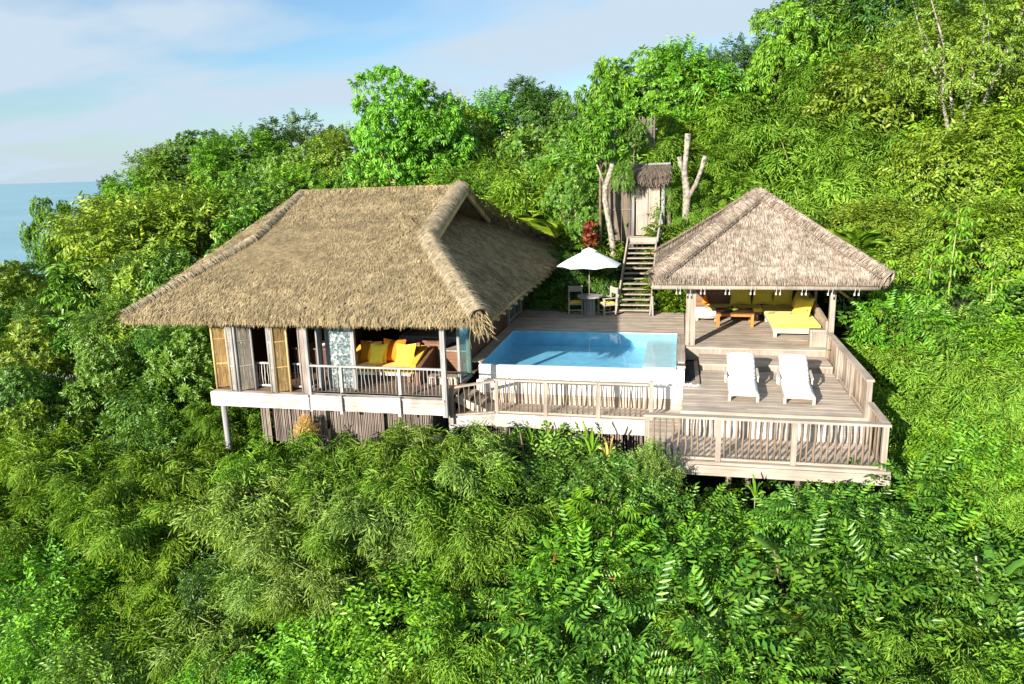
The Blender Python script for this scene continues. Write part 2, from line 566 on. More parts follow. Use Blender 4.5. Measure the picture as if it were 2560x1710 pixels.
scene.view_settings.view_transform = "Standard"
scene.view_settings.look = "None"
scene.view_settings.gamma = 1.0
scene.view_settings.exposure = 1.22
scene.render.engine = "CYCLES"
scene.cycles.max_bounces = 7
scene.cycles.diffuse_bounces = 3
scene.cycles.glossy_bounces = 3
scene.cycles.transmission_bounces = 4
scene.cycles.transparent_max_bounces = 8
scene.cycles.caustics_reflective = False
scene.cycles.caustics_refractive = False
scene.cycles.sample_clamp_indirect = 6.0
scene.cycles.use_denoising = True
try:
    scene.cycles.denoiser = "OPENIMAGEDENOISE"
    scene.cycles.denoising_input_passes = "RGB_ALBEDO_NORMAL"
    scene.cycles.denoising_prefilter = "ACCURATE"
except Exception:
    pass

# ------------------------------------------------------------------ the hillside
CTRL = np.array([
    # below and towards the camera
    (-60, -10, -30), (-30, -10, -22), (0, -10, -19), (25, -10, -16), (55, -10, -12),
    (-40, 5, -18), (-20, 5, -12.5), (0, 5, -11), (12, 5, -10.5), (25, 5, -9), (50, 5, -5),
    (-40, 13, -13), (-22, 13, -7.6), (-12, 13, -6.0), (-6, 13, -5.4), (0, 13, -5.2), (6, 13, -5.4), (12, 13, -5.2), (22, 13, -4.5), (45, 13, 0),
    (-14, 16, -4.4), (-8, 16, -3.9), (-2, 16, -3.6), (3, 16, -3.9), (8, 16, -4.2), (14, 16, -3.8),
    # under the decks and the villa
    (-18, 19, -4.0), (-13, 19, -3.1), (-9, 19, -2.6), (-5, 19, -2.3), (0, 19, -2.5), (4, 19, -2.9), (8, 19, -3.4), (13, 19, -3.2), (24, 20, -0.5),
    (-18, 24, -3.2), (-12, 24, -2.0), (-6, 24, -1.6), (-2, 24, -1.8), (2, 24, -1.7), (5, 24, -2.3), (9, 24, -2.2), (16, 24, -0.5), (28, 24, 5),
    (-24, 29, -3.8), (-16, 29, -2.4), (-10, 29, -1.4), (-5, 28.6, -0.5), (-2, 28.6, -0.35), (2, 28.6, -0.4), (5.5, 28.6, -0.6), (9, 29, 0.2), (16, 29, 3.0), (28, 30, 9),
    (-3, 30.6, 0.9), (0, 30.6, 1.4), (3, 30.8, 1.8), (7, 32, 2.4),
    # the hill behind
    (-34, 34, -6), (-24, 36, -3.0), (-15, 36, -0.6), (-8, 35, 0.6), (-3.5, 33.5, 2.2), (0, 33.5, 3.4), (5, 35, 4.4), (11, 35, 5.4), (19, 36, 7.6), (30, 36, 12),
    (-40, 44, -7), (-28, 46, -2.5), (-18, 46, 0.8), (-9, 45, 2.4), (-3, 44, 4.2), (3, 44, 6.8), (10, 44, 9.0), (18, 44, 11.0), (30, 46, 15),
    (-60, 60, -16), (-44, 62, -8), (-30, 62, -1.5), (-16, 62, 1.5), (-6, 62, 4.0), (3, 60, 8.0), (12, 60, 12.5), (22, 60, 16), (40, 60, 22),
    (-80, 90, -40), (-50, 90, -16), (-25, 90, -4), (-5, 90, 3), (12, 90, 10), (30, 90, 18), (60, 90, 28),
    (-90, 40, -34), (-80, 10, -40), (80, 30, 22), (80, 60, 34), (-110, 120, -70), (-60, 120, -40), (0, 125, -20), (60, 125, 0),
])


PTS = []          # where the plants stand: the ground is fitted through them


def terrain(x, y):
    x = np.atleast_1d(np.asarray(x, float))
    y = np.atleast_1d(np.asarray(y, float))
    C = CTRL
    if PTS:
        Q = np.array(PTS)
        near = ((C[:, None, :2] - Q[None, :, :2]) ** 2).sum(2).min(1) < 16.0
        deck = (C[:, 0] > -14) & (C[:, 0] < 6) & (C[:, 1] > 18) & (C[:, 1] < 31)
        C = np.concatenate([C[~near | deck], Q])
    out = []
    for i in range(0, len(x), 4000):
        d2 = (x[i:i + 4000, None] - C[None, :, 0]) ** 2 + (y[i:i + 4000, None] - C[None, :, 1]) ** 2
        w = 1.0 / (d2 + 1.5) ** 2.2
        out.append((w * C[None, :, 2]).sum(1) / w.sum(1))
    return np.concatenate(out)


def build_terrain():
    nx, ny = 190, 170
    xs = np.linspace(-120, 95, nx)
    ys = np.linspace(-25, 130, ny)
    X, Y = np.meshgrid(xs, ys)
    Z = terrain(X.ravel(), Y.ravel()) + 0.12 * RNG.standard_normal(nx * ny)
    V = np.stack([X.ravel(), Y.ravel(), Z], 1)
    # the outer rim runs down below the sea
    for (x0, x1, y0, y1, zm) in ((-6.2, 5.2, 15.8, 29.35, -.35), (-6.2, 5.2, 15.8, 20.2, -1.7), (-13.5, -5.5, 17.6, 33.5, -1.3), (-2.4, -.6, 27, 31.2, -.3)):
        m = (V[:, 0] > x0) & (V[:, 0] < x1) & (V[:, 1] > y0) & (V[:, 1] < y1)
        V[m, 2] = np.minimum(V[m, 2], zm)
    rim = (V[:, 0] < -118) | (V[:, 1] > 128) | (V[:, 1] < -23) | (V[:, 0] > 93)
    V[rim, 2] = -75
    i = np.arange((nx - 1) * (ny - 1))
    a = (i // (nx - 1)) * nx + i % (nx - 1)
    F = np.stack([a, a + 1, a + nx + 1, a + nx], 1)
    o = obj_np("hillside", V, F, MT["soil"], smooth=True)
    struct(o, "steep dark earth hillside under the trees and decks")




def build_sea():
    m, nt, N, L = new_mat("sea_water")
    out = N.new("ShaderNodeOutputMaterial")
    b = N.new("ShaderNodeBsdfPrincipled")
    b.inputs["Base Color"].default_value = (0.09, 0.29, 0.40, 1)
    b.inputs["Roughness"].default_value = 0.35
    b.inputs["IOR"].default_value = 1.33
    tc = N.new("ShaderNodeTexCoord")
    n = N.new("ShaderNodeTexNoise")
    n.inputs["Scale"].default_value = 0.004
    n.inputs["Detail"].default_value = 5
    L.new(tc.outputs["Object"], n.inputs["Vector"])
    rp = ramp(N, [(0.35, (0.16, 0.33, 0.40)), (0.65, (0.21, 0.40, 0.47))])
    L.new(n.outputs["Fac"], rp.inputs["Fac"])
    L.new(rp.outputs["Color"], b.inputs["Base Color"])
    n2 = N.new("ShaderNodeTexNoise")
    n2.inputs["Scale"].default_value = 0.15
    n2.inputs["Detail"].default_value = 4
    L.new(tc.outputs["Object"], n2.inputs["Vector"])
    bp = N.new("ShaderNodeBump")
    bp.inputs["Strength"].default_value = 0.4
    bp.inputs["Distance"].default_value = 1.0
    L.new(n2.outputs["Fac"], bp.inputs["Height"])
    L.new(bp.outputs["Normal"], b.inputs["Normal"])
    L.new(b.outputs[0], out.inputs["Surface"])
    s = 28000
    mb = MB().quad((-s, -s, -60), (s, -s, -60), (s, s, -60), (-s, s, -60))
    o = obj("sea", mb, m)
    struct(o, "calm pale blue sea reaching the horizon")


build_sea()
# ------------------------------------------------------------------ thatch
def strands(P, D, Nn, length, width, lift, spread, rng, bend=0.25):
    """thin straw blades: start P, run along D (turned by spread), lying near the plane of normal Nn"""
    n = len(P)
    S = np.cross(D, Nn)
    a = rng.normal(0, spread, n)[:, None]
    D2 = D * np.cos(a) + S * np.sin(a)
    D2 += Nn * rng.uniform(0.0, lift, n)[:, None]
    D2 /= np.linalg.norm(D2, axis=1)[:, None]
    S2 = np.cross(D2, Nn)
    S2 /= np.linalg.norm(S2, axis=1)[:, None]
    Ln = (length * rng.uniform(0.6, 1.35, n))[:, None]
    Wd = (width * rng.uniform(0.6, 1.4, n))[:, None]
    mid = P + D2 * Ln * 0.55 + Nn * (Ln * 0.05)
    tip = P + D2 * Ln - Nn * (Ln * bend * rng.uniform(0.2, 1.0, n)[:, None])
    V = np.stack([P - S2 * Wd / 2, P + S2 * Wd / 2, mid + S2 * Wd / 2, mid - S2 * Wd / 2, tip + S2 * Wd * .15, tip - S2 * Wd * .15], 1).reshape(-1, 3)
    k = np.arange(n)[:, None] * 6
    F = np.concatenate([k + np.array([[0, 1, 2, 3]]), k + np.array([[3, 2, 4, 5]])], 0)
    return V, F


def join(parts):
    Vs, Fs, o = [], [], 0
    for V, F in parts:
        Vs.append(V)
        Fs.append(F + o)
        o += len(V)
    return np.concatenate(Vs), np.concatenate(Fs)


def sample_poly(poly, n, rng):
    """points spread over a planar-ish polygon by fan triangles"""
    P = np.array(poly, float)
    tris = [(P[0], P[i], P[i + 1]) for i in range(1, len(P) - 1)]
    ar = np.array([np.linalg.norm(np.cross(b - a, c - a)) / 2 for a, b, c in tris])
    idx = rng.choice(len(tris), n, p=ar / ar.sum())
    T = np.array(tris)[idx]
    u, v = rng.random(n), rng.random(n)
    sw = u + v > 1
    u[sw], v[sw] = 1 - u[sw], 1 - v[sw]
    nn = np.cross(P[1] - P[0], P[-1] - P[0])
    nn /= np.linalg.norm(nn)
    if nn[2] < 0:
        nn = -nn
    return T[:, 0] + (T[:, 1] - T[:, 0]) * u[:, None] + (T[:, 2] - T[:, 0]) * v[:, None], nn


def slope_thatch(poly, n, rng, length=0.34, width=0.02, lift=0.16, spread=0.33, skew=0.0):
    P, nn = sample_poly(poly, n, rng)
    down = np.array([0, 0, -1.0]) - nn * (-nn[2])
    down /= np.linalg.norm(down)
    side = np.cross(down, nn)
    down = down * math.cos(skew) + side * math.sin(skew)
    P = P + nn * rng.uniform(0.0, 0.05, n)[:, None] - down * 0.1
    return strands(P, np.tile(down, (n, 1)), np.tile(nn, (n, 1)), length, width, lift, spread, rng)


def eave_fringe(a, b, outward, n, rng, length=0.34, width=0.022, spread=0.28, thick=0.2):
    """ragged straw ends hanging along an eave from a to b"""
    a, b, outward = np.array(a, float), np.array(b, float), np.array(outward, float)
    t = rng.random(n)[:, None]
    P = a + (b - a) * t - outward * rng.uniform(0, 0.22, n)[:, None]
    P[:, 2] += rng.uniform(-0.6 * thick, 0.5 * thick, n)
    D = outward * rng.uniform(0.15, 0.9, n)[:, None] + np.array([0, 0, -1.0]) * rng.uniform(0.35, 1.0, n)[:, None]
    D /= np.linalg.norm(D, axis=1)[:, None]
    al = (b - a) / np.linalg.norm(b - a)
    Nn = np.cross(np.tile(al, (n, 1)), D)
    flip = (Nn @ outward) < 0
    Nn[flip] *= -1
    return strands(P, D, Nn, length, width, 0.1, spread, rng, 0.1)


def thatch_shell(poly, thick, inward=None):
    """solid underlayer of a thatched slope: polygon on top, thickness straight down"""
    mb = MB()
    n = len(poly)
    up = [tuple(p) for p in poly]
    dn = [(p[0], p[1], p[2] - thick) for p in poly]
    mb.add(up + dn, [tuple(range(n)), tuple(range(2 * n - 1, n - 1, -1))] + [(i, i + n, (i + 1) % n + n, (i + 1) % n) for i in range(n)])
    return mb


def roll_strands(pts, rx, n, rng, length=0.5, width=0.03, wrap=1.25):
    """a straw roll laid over a hip or verge: blades run ACROSS it, wrapping over both sides"""
    pts = [np.array(p, float) for p in pts]
    seg = [np.linalg.norm(pts[i + 1] - pts[i]) for i in range(len(pts) - 1)]
    tot = sum(seg)
    parts = []
    for i, s in enumerate(seg):
        k = max(1, int(n * s / tot))
        d = (pts[i + 1] - pts[i]) / s
        t = rng.random(k)[:, None]
        base = pts[i] + (pts[i + 1] - pts[i]) * t
        sd = np.cross(d, [0, 0, 1.0])
        sd /= np.linalg.norm(sd)
        u = np.cross(sd, d)
        a = rng.uniform(-wrap, wrap, k)[:, None]
        Nn = sd * np.sin(a) + u * np.cos(a)
        T = sd * np.cos(a) - u * np.sin(a)
        sgn = np.where(a >= 0, 1.0, -1.0)
        P = base + Nn * rx * rng.uniform(0.93, 1.07, k)[:, None]
        P -= T * sgn * length * 0.4
        D = T * sgn + d * (-0.12)
        D /= np.linalg.norm(D, axis=1)[:, None]
        parts.append(strands(P, D, Nn, length, width, 0.05, 0.14, rng, 0.22))
    return join(parts)


def roll_band(pts, r, n, rng, length=.4, width=.02, wrap=1.7):
    """a tight, combed straw cap over a hip: blades lie flat across it"""
    pts = [np.array(p, float) for p in pts]
    seg = [np.linalg.norm(pts[i + 1] - pts[i]) for i in range(len(pts) - 1)]
    tot = sum(seg)
    parts = []
    for i, s in enumerate(seg):
        k = max(1, int(n * s / tot))
        d = (pts[i + 1] - pts[i]) / s
        base = pts[i] + (pts[i + 1] - pts[i]) * rng.random(k)[:, None]
        sd = np.cross(d, [0, 0, 1.0])
        sd /= np.linalg.norm(sd)
        u = np.cross(sd, d)
        a = rng.uniform(-wrap, wrap, k)[:, None]
        Nn = sd * np.sin(a) + u * np.cos(a)
        T = (sd * np.cos(a) - u * np.sin(a)) * np.where(a >= 0, 1.0, -1.0)
        P = base + Nn * r * rng.uniform(1.0, 1.06, k)[:, None] - T * length * .3
        D = T + d * -.1
        D /= np.linalg.norm(D, axis=1)[:, None]
        parts.append(strands(P, D, Nn, length, width, .01, .07, rng, .32))
    return join(parts)


def cord(pts, r, side, mat, parent, name="binding_cord"):
    """the dark stitched line beside a hip cap"""
    pts = [np.array(p, float) for p in pts]
    q = []
    for i, p in enumerate(pts):
        d = pts[min(i + 1, len(pts) - 1)] - pts[max(i - 1, 0)]
        d /= np.linalg.norm(d)
        sd = np.cross(d, [0, 0, 1.0])
        sd /= np.linalg.norm(sd)
        q.append(tuple(p + sd * side * r + np.array([0, 0, .03])))
    return obj(name, MB().tube(q, .022, 6), mat, parent)


def tube_np(pts, r, n=12):
    mb = MB().tube(pts, r, n)
    return mb


# ------------------------------------------------------------------ the villa
villa = thing("thatched_villa", "large golden thatched villa with open verandah on stilts beside the pool", "house", (-9.5, 22, -0.5))
FZ = -0.5
VX0, VX1, VY0 = -13.0, -5.95, 18.27


def planks_x(x0, x1, y0, y1, z0, z1, w=0.13, gap=0.008, rnd=None):
    mb = MB()
    y = y0
    while y < y1 - 0.02:
        yy = min(y + w - gap, y1)
        # boards butt at a random joint
        xs = [x0]
        if x1 - x0 > 3.2:
            xs.append(random.uniform(x0 + 1.0, x1 - 1.0))
        xs.append(x1)
        for i in range(len(xs) - 1):
            dz = random.uniform(-0.003, 0.003)
            mb.box(xs[i] + 0.002, xs[i + 1] - 0.002, y, yy, z0, z1 + dz)
        y += w
    return mb


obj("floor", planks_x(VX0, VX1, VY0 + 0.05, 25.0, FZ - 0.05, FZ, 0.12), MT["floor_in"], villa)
mb = MB()
for x0, x1 in ((VX0, -9.98), (-9.90, -7.32), (-7.24, -6.02)):
    mb.box(x0, x1, VY0 - 0.02, VY0 + 0.04, FZ - 0.42, FZ - 0.035)
    mb.box(x0, x1, VY0 - 0.05, VY0 + 0.16, FZ - 0.033, FZ + 0.012)
mb.box(VX0 - 0.05, VX0 - 0.003, VY0 - 0.02, 24, FZ - 0.42, FZ - 0.03)
obj("fascia", mb, MT["fascia"], villa)

# roof ----------------------------------------------------------------
FL, FR_, BR, BL = (-15.2, 17.75, 1.76), (-4.85, 17.5, 1.88), (-4.8, 33.9, 1.85), (-15.1, 34.0, 1.7)
KFR, KBR, KFL, KBL = (-7.55, 22.0, 3.50), (-7.55, 29.4, 3.52), (-13.45, 22.0, 3.48), (-13.5, 29.4, 3.5)
RR, RL = (-7.5, 25.7, 4.87), (-13.6, 25.7, 4.80)
rng = np.random.default_rng(5)
front_poly = [FL, FR_, KFR, RR, RL, KFL]
right_poly = [FR_, BR, (-8.5, 30.4, 4.1), (-8.5, 21.0, 4.1)]
roof_mb = thatch_shell([FL, FR_, KFR, RR, RL, KFL], 0.2)
for poly in ([BR, BL, KBL, RL, RR, KBR], [BL, FL, KFL, (-13.5, 25.7, 4.8), KBL]):
    t_ = thatch_shell(poly, 0.2)
    roof_mb.add(t_.v, t_.f)
roof = obj("roof", roof_mb, MT["thatch_base"], villa)
rs = [(FR_[0] - 0.0, FR_[1] + .12, FR_[2] - .02), (BR[0], BR[1] - .1, BR[2] - .02), (-8.45, 28.0, 4.02), (-8.45, 23.4, 4.02)]
obj("side_slope", thatch_shell([(FR_[0], FR_[1], FR_[2] - .03), (BR[0], BR[1], BR[2] - .03), (KBR[0], KBR[1] - .02, KBR[2] - .05), (-8.45, 28.3, 4.02), (-8.45, 23.1, 4.02), (KFR[0], KFR[1] + .02, KFR[2] - .05)], 0.2), MT["thatch_base"], roof)
V1 = slope_thatch(front_poly, 40000, rng, 0.33, 0.015, 0.11, 0.38, -0.15)
V2 = eave_fringe(FL, FR_, (0, -1, 0), 5600, rng, 0.19, 0.012, 0.24, 0.15)
V3 = eave_fringe((FL[0], FL[1], FL[2]), (FL[0] + .1, FL[1] + 8, FL[2]), (-1, 0, 0), 900, rng, 0.34, 0.02)
V4 = roll_band([(p[0] + .05, p[1], p[2] + .02) for p in (FL, KFL, RL)], 0.12, 2600, rng, 0.24, 0.016)
obj_np("straw", *join([V1, V2, V3]), MT["thatch"], roof)
obj_np("hip_straw", *V4, MT["thatch_pale"], roof)
V1 = slope_thatch([FR_, BR, (-8.4, 28.2, 4.0), (-8.4, 23.2, 4.0)], 22000, rng, 0.34, 0.013, 0.03, 0.2)
V2 = eave_fringe(FR_, BR, (1, 0, 0), 3600, rng, 0.26, 0.02, 0.2)
V3 = slope_thatch([BR, BL, KBL, RL, RR, KBR], 4500, rng, 0.5, 0.04)
obj_np("straw", *join([V1, V2, V3]), MT["thatch"], roof)
# verge and hip roll on the pool side
hip = [(FR_[0] + .05, FR_[1] + .1, FR_[2] + .0), ((FR_[0] + KFR[0]) / 2, (FR_[1] + KFR[1]) / 2, (FR_[2] + KFR[2]) / 2 + .0), KFR, ((KFR[0] + RR[0]) / 2, (KFR[1] + RR[1]) / 2, (KFR[2] + RR[2]) / 2), (RR[0], RR[1], RR[2] - .02)]
roll = obj("hip_roll", MB().tube([(p[0], p[1], p[2] + .06) for p in hip], [0.12, 0.19, 0.21, 0.19, 0.16], 12), MT["thatch_base"], roof, smooth=True)
hip2 = [(p[0], p[1], p[2] + .06) for p in hip]
obj_np("straw", *roll_band(hip2, 0.205, 7000, rng, 0.34, 0.016), MT["thatch_pale"], roof)
back_hip = [(RR[0], RR[1], RR[2] - .02), KBR, BR]
obj("hip_roll", MB().tube(back_hip, [0.17, 0.2, 0.12], 10), MT["thatch_base"], roof, smooth=True)
obj_np("straw", *roll_strands(back_hip, 0.2, 1800, rng, 0.42, 0.03, 1.5), MT["thatch"], roof)
ridge = [(RL[0], RL[1], RL[2]), (RR[0] - .05, RR[1], RR[2])]
obj_np("straw", *roll_band(ridge, 0.1, 2400, rng, 0.3, 0.018), MT["thatch"], roof)
# tassel at the corner
n = 150
P = np.tile(np.array(FR_) + np.array([0.02, 0.05, 0.0]), (n, 1)) + rng.normal(0, 0.09, (n, 3))
D = np.tile(np.array([0.35, -0.35, -0.9]), (n, 1)) + rng.normal(0, 0.22, (n, 3))
D /= np.linalg.norm(D, axis=1)[:, None]
Nn = np.cross(D, rng.normal(0, 1, (n, 3)))
Nn /= np.linalg.norm(Nn, axis=1)[:, None]
obj_np("straw", *strands(P, D, Nn, 0.42, 0.02, 0.1, 0.2, rng), MT["thatch"], roof)
# gable recess
gx = -8.45
obj("gable_wall", MB().add([(gx, 23.4, 3.8), (gx, 28.0, 3.8), (gx, 25.7, 4.72), (gx - .08, 23.4, 3.8), (gx - .08, 28.0, 3.8), (gx - .08, 25.7, 4.72)], [(0, 1, 2), (5, 4, 3), (0, 3, 4, 1), (1, 4, 5, 2), (2, 5, 3, 0)]), MT["brown_y"], villa)
obj("bargeboard", MB().beam((-7.36, 22.35, 3.42), (-7.32, 25.82, 4.74), 0.09, 0.17), MT["bamboo_pole"], roof)
obj("bargeboard", MB().beam((-7.36, 29.1, 3.45), (-7.32, 25.62, 4.76), 0.09, 0.17), MT["bamboo_pole"], roof)
# eave pole with the rafter tips under the side eave
obj("eave_pole", MB().tube([(-4.98, 17.9, 1.46), (-4.97, 26, 1.5), (-4.95, 33.6, 1.52)], 0.05, 8), MT["bamboo_pole"], villa, smooth=True)
for k in range(19):
    y = 18.3 + k * 0.82
    obj("rafter_tip", MB().tube([(-5.25, y, 1.50), (-4.86, y, 1.40)], [0.045, 0.05], 7), MT["bamboo_pole"], villa)

# posts, walls -------------------------------------------------------------
for x, y, z0, z1, s in ((-6.02, 18.33, -0.98, 1.75, 0.13), (-9.94, 18.33, -0.98, 1.75, 0.09), (-5.98, 20.62, -0.5, 1.9, 0.12), (-5.98, 25.8, -.5, 1.9, 0.14), (-5.98, 28.05, -.5, 1.9, 0.14), (-12.95, 18.9, -.5, 1.8, 0.12)):
    obj("post", MB().box(x - s / 2, x + s / 2, y - s / 2, y + s / 2, z0, z1), MT["greypost"], villa)
mb = MB()
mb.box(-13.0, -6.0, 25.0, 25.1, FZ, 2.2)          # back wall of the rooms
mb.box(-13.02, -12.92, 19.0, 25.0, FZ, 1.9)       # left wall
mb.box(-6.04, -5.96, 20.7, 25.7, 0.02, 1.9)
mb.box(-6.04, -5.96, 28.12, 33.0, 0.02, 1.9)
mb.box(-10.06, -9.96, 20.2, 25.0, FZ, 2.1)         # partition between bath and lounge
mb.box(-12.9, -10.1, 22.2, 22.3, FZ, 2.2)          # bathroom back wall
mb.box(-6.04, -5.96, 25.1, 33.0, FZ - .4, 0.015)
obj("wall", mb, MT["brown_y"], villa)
# pool-side sliding window, far end
fr = obj("window", MB().box(-5.99, -5.93, 25.88, 25.96, 0.05, 1.85).box(-5.99, -5.93, 27.9, 27.98, 0.05, 1.85).box(-5.99, -5.93, 25.97, 27.89, 0.05, 0.15).box(-5.99, -5.93, 25.97, 27.89, 1.75, 1.85).box(-5.985, -5.935, 26.9, 26.97, 0.16, 1.74), MT["greypost"], villa)


def mat_glass(name, tint, refl=0.35, bumpscale=None, trans=0.5):
    m, nt, N, L = new_mat(name)
    out = N.new("ShaderNodeOutputMaterial")
    g = N.new("ShaderNodeBsdfGlossy")
    g.inputs["Roughness"].default_value = 0.08
    t = N.new("ShaderNodeBsdfTransparent")
    t.inputs["Color"].default_value = (*tint, 1)
    d = N.new("ShaderNodeBsdfDiffuse")
    d.inputs["Color"].default_value = (*[c * 0.8 for c in tint], 1)
    m1 = N.new("ShaderNodeMixShader")
    m1.inputs[0].default_value = 1 - trans
    L.new(t.outputs[0], m1.inputs[1])
    L.new(d.outputs[0], m1.inputs[2])
    m2 = N.new("ShaderNodeMixShader")
    m2.inputs[0].default_value = refl
    L.new(m1.outputs[0], m2.inputs[1])
    L.new(g.outputs[0], m2.inputs[2])
    L.new(m2.outputs[0], out.inputs["Surface"])
    if bumpscale:
        tc = N.new("ShaderNodeTexCoord")
        v = N.new("ShaderNodeTexVoronoi")
        v.inputs["Scale"].default_value = bumpscale
        L.new(tc.outputs["Object"], v.inputs["Vector"])
        bp = N.new("ShaderNodeBump")
        bp.inputs["Strength"].default_value = 1.0
        bp.inputs["Distance"].default_value = 0.05
        L.new(v.outputs["Distance"], bp.inputs["Height"])
        L.new(bp.outputs["Normal"], g.inputs["Normal"])
        L.new(bp.outputs["Normal"], d.inputs["Normal"])
        rp = ramp(N, [(0.0, (0.06, 0.11, 0.11)), (0.45, (0.26, 0.34, 0.34)), (0.9, (0.85, 0.92, 0.92))])
        L.new(v.outputs["Distance"], rp.inputs["Fac"])
        L.new(rp.outputs["Color"], d.inputs["Color"])
    return m


MT["glass"] = mat_glass("clear_green_glass", (0.62, 0.80, 0.72), 0.16, None, 0.85)
MT["frosted"] = mat_glass("pebbled_glass", (0.66, 0.76, 0.76), 0.2, 15, 0.55)
obj("pane", MB().box(-5.975, -5.955, 25.97, 27.89, 0.16, 1.74), MT["glass"], fr)
# open glass door by the pool wall
gd = obj("glass_door", MB().box(-6.10, -6.02, 19.84, 19.9, FZ + .03, 1.75).box(-5.96, -5.88, 20.44, 20.5, FZ + .03, 1.75).beam((-6.06, 19.9, FZ + .06), (-5.92, 20.44, FZ + .06), 0.05, 0.09).beam((-6.06, 19.9, 1.7), (-5.92, 20.44, 1.7), 0.05, 0.09), MT["greypost"], villa)
obj("pane", MB().beam((-6.06, 19.9, 0.6), (-5.92, 20.44, 0.6), 0.012, 2.1), MT["glass"], gd)
# pebbled shower glass
sg = obj("shower_screen", MB().box(-10.0, -9.86, 18.98, 19.1, FZ, 1.8).box(-8.93, -8.82, 18.95, 19.07, FZ, 1.8).box(-9.75, -9.62, 19.05, 19.13, FZ, 1.8), MT["greypost"], villa)
obj("pane", MB().box(-9.615, -8.935, 19.0, 19.02, FZ + .02, 1.8), MT["frosted"], sg)
obj("side_screen", MB().box(-10.16, -9.985, 18.36, 18.40, FZ + .02, 1.75).box(-10.2, -10.165, 18.34, 18.42, FZ + .02, 1.75), MT["stick_dark"], villa)


# bamboo folding shutters ------------------------------------------------------
def shutter(a, b, z0, z1, weave):
    """one woven leaf between two bamboo stiles"""
    a, b = Vector((*a, 0)), Vector((*b, 0))
    st = MB()
    for p in (a, b):
        st.tube([(p.x, p.y, z0), (p.x + .005, p.y, z1)], 0.035, 8, 0.04)
    s = obj("shutter", st, MT["bamboo_pole"] if weave == "bamboo_weave" else MT["greypost"], villa, smooth=True)
    w = MB()
    d = b - a
    dirn = d.normalized()
    nrm = Vector((dirn.y, -dirn.x, 0))
    k = max(4, int(d.length / 0.03))
    rows = 3
    for r in range(rows):
        za, zb = z0 + .04 + (z1 - z0 - .06) * r / rows, z0 + .04 + (z1 - z0 - .06) * (r + 1) / rows - 0.05
        for i in range(k):
            t = 0.04 + (d.length - 0.08) * (i + 0.5) / k
            p = a + dirn * t
            off = nrm * random.uniform(-0.006, 0.006)
            zt = za
            while zt < zb - 0.05:
                h = min(random.uniform(0.12, 0.3), zb - zt)
                w.beam((p.x + off.x, p.y + off.y, zt), (p.x + off.x, p.y + off.y, zt + h - .01), 0.022, 0.012, (dirn.x, dirn.y, 0))
                zt += h
        pa, pb = a + dirn * 0.035, a + dirn * (d.length - 0.035)
        w.beam((pa.x, pa.y, zb + .025), (pb.x, pb.y, zb + .025), 0.03, 0.04)
    pa, pb = a + dirn * 0.03 - nrm * 0.012, a + dirn * (d.length - 0.03) - nrm * 0.012
    w.beam((pa.x, pa.y, (z0 + z1) / 2), (pb.x, pb.y, (z0 + z1) / 2), 0.006, z1 - z0 - .08)
    obj("weave", w, MT[weave], s)


shutter((-13.0, 18.55), (-12.66, 18.72), FZ, 1.75, "bamboo_weave")
shutter((-12.62, 18.72), (-12.46, 18.45), FZ, 1.75, "bamboo_weave")
shutter((-12.40, 18.36), (-12.22, 18.32), FZ, 1.75, "bamboo_grey")
shutter((-12.13, 18.32), (-11.80, 18.62), FZ, 1.75, "bamboo_grey")
shutter((-11.12, 18.34), (-10.98, 18.30), FZ, 1.75, "bamboo_grey")
shutter((-10.96, 18.32), (-10.66, 18.55), FZ, 1.75, "bamboo_weave")


def balustrade(parent, a, b, ztop, zbot, nb, mt_rail, mt_stick, r=0.014, rail_w=0.07, rail_h=0.05, wob=0.008, name="baluster", top=True, bot=True):
    """handrail, foot rail and stick balusters between two plan points; z may differ at the ends"""
    (x0, y0), (x1, y1) = a, b
    zt = ztop if hasattr(ztop, "__len__") else (ztop, ztop)
    zb = zbot if hasattr(zbot, "__len__") else (zbot, zbot)
    if top:
        obj("handrail", MB().beam((x0, y0, zt[0] - rail_h / 2), (x1, y1, zt[1] - rail_h / 2), rail_w, rail_h), mt_rail, parent)
    if bot:
        obj("foot_rail", MB().beam((x0, y0, zb[0]), (x1, y1, zb[1]), 0.06, 0.05), mt_rail, parent)
    for i in range(nb):
        t = (i + 0.6) / (nb + 0.2)
        x, y = x0 + (x1 - x0) * t, y0 + (y1 - y0) * t
        za, ze = zb[0] + (zb[1] - zb[0]) * t + .02, zt[0] + (zt[1] - zt[0]) * t - rail_h
        w = lambda: random.uniform(-wob, wob)
        rr = r * random.uniform(0.8, 1.25)
        pts = [(x + w(), y + w(), za), (x + 2 * w(), y + w(), za + (ze - za) * .3), (x + 2 * w(), y + w(), za + (ze - za) * .65), (x + w(), y + w(), ze)]
        obj(name, MB().tube(pts, [rr, rr * random.uniform(.9, 1.15), rr, rr * .9], 6, 0.1), mt_stick, parent, smooth=True)


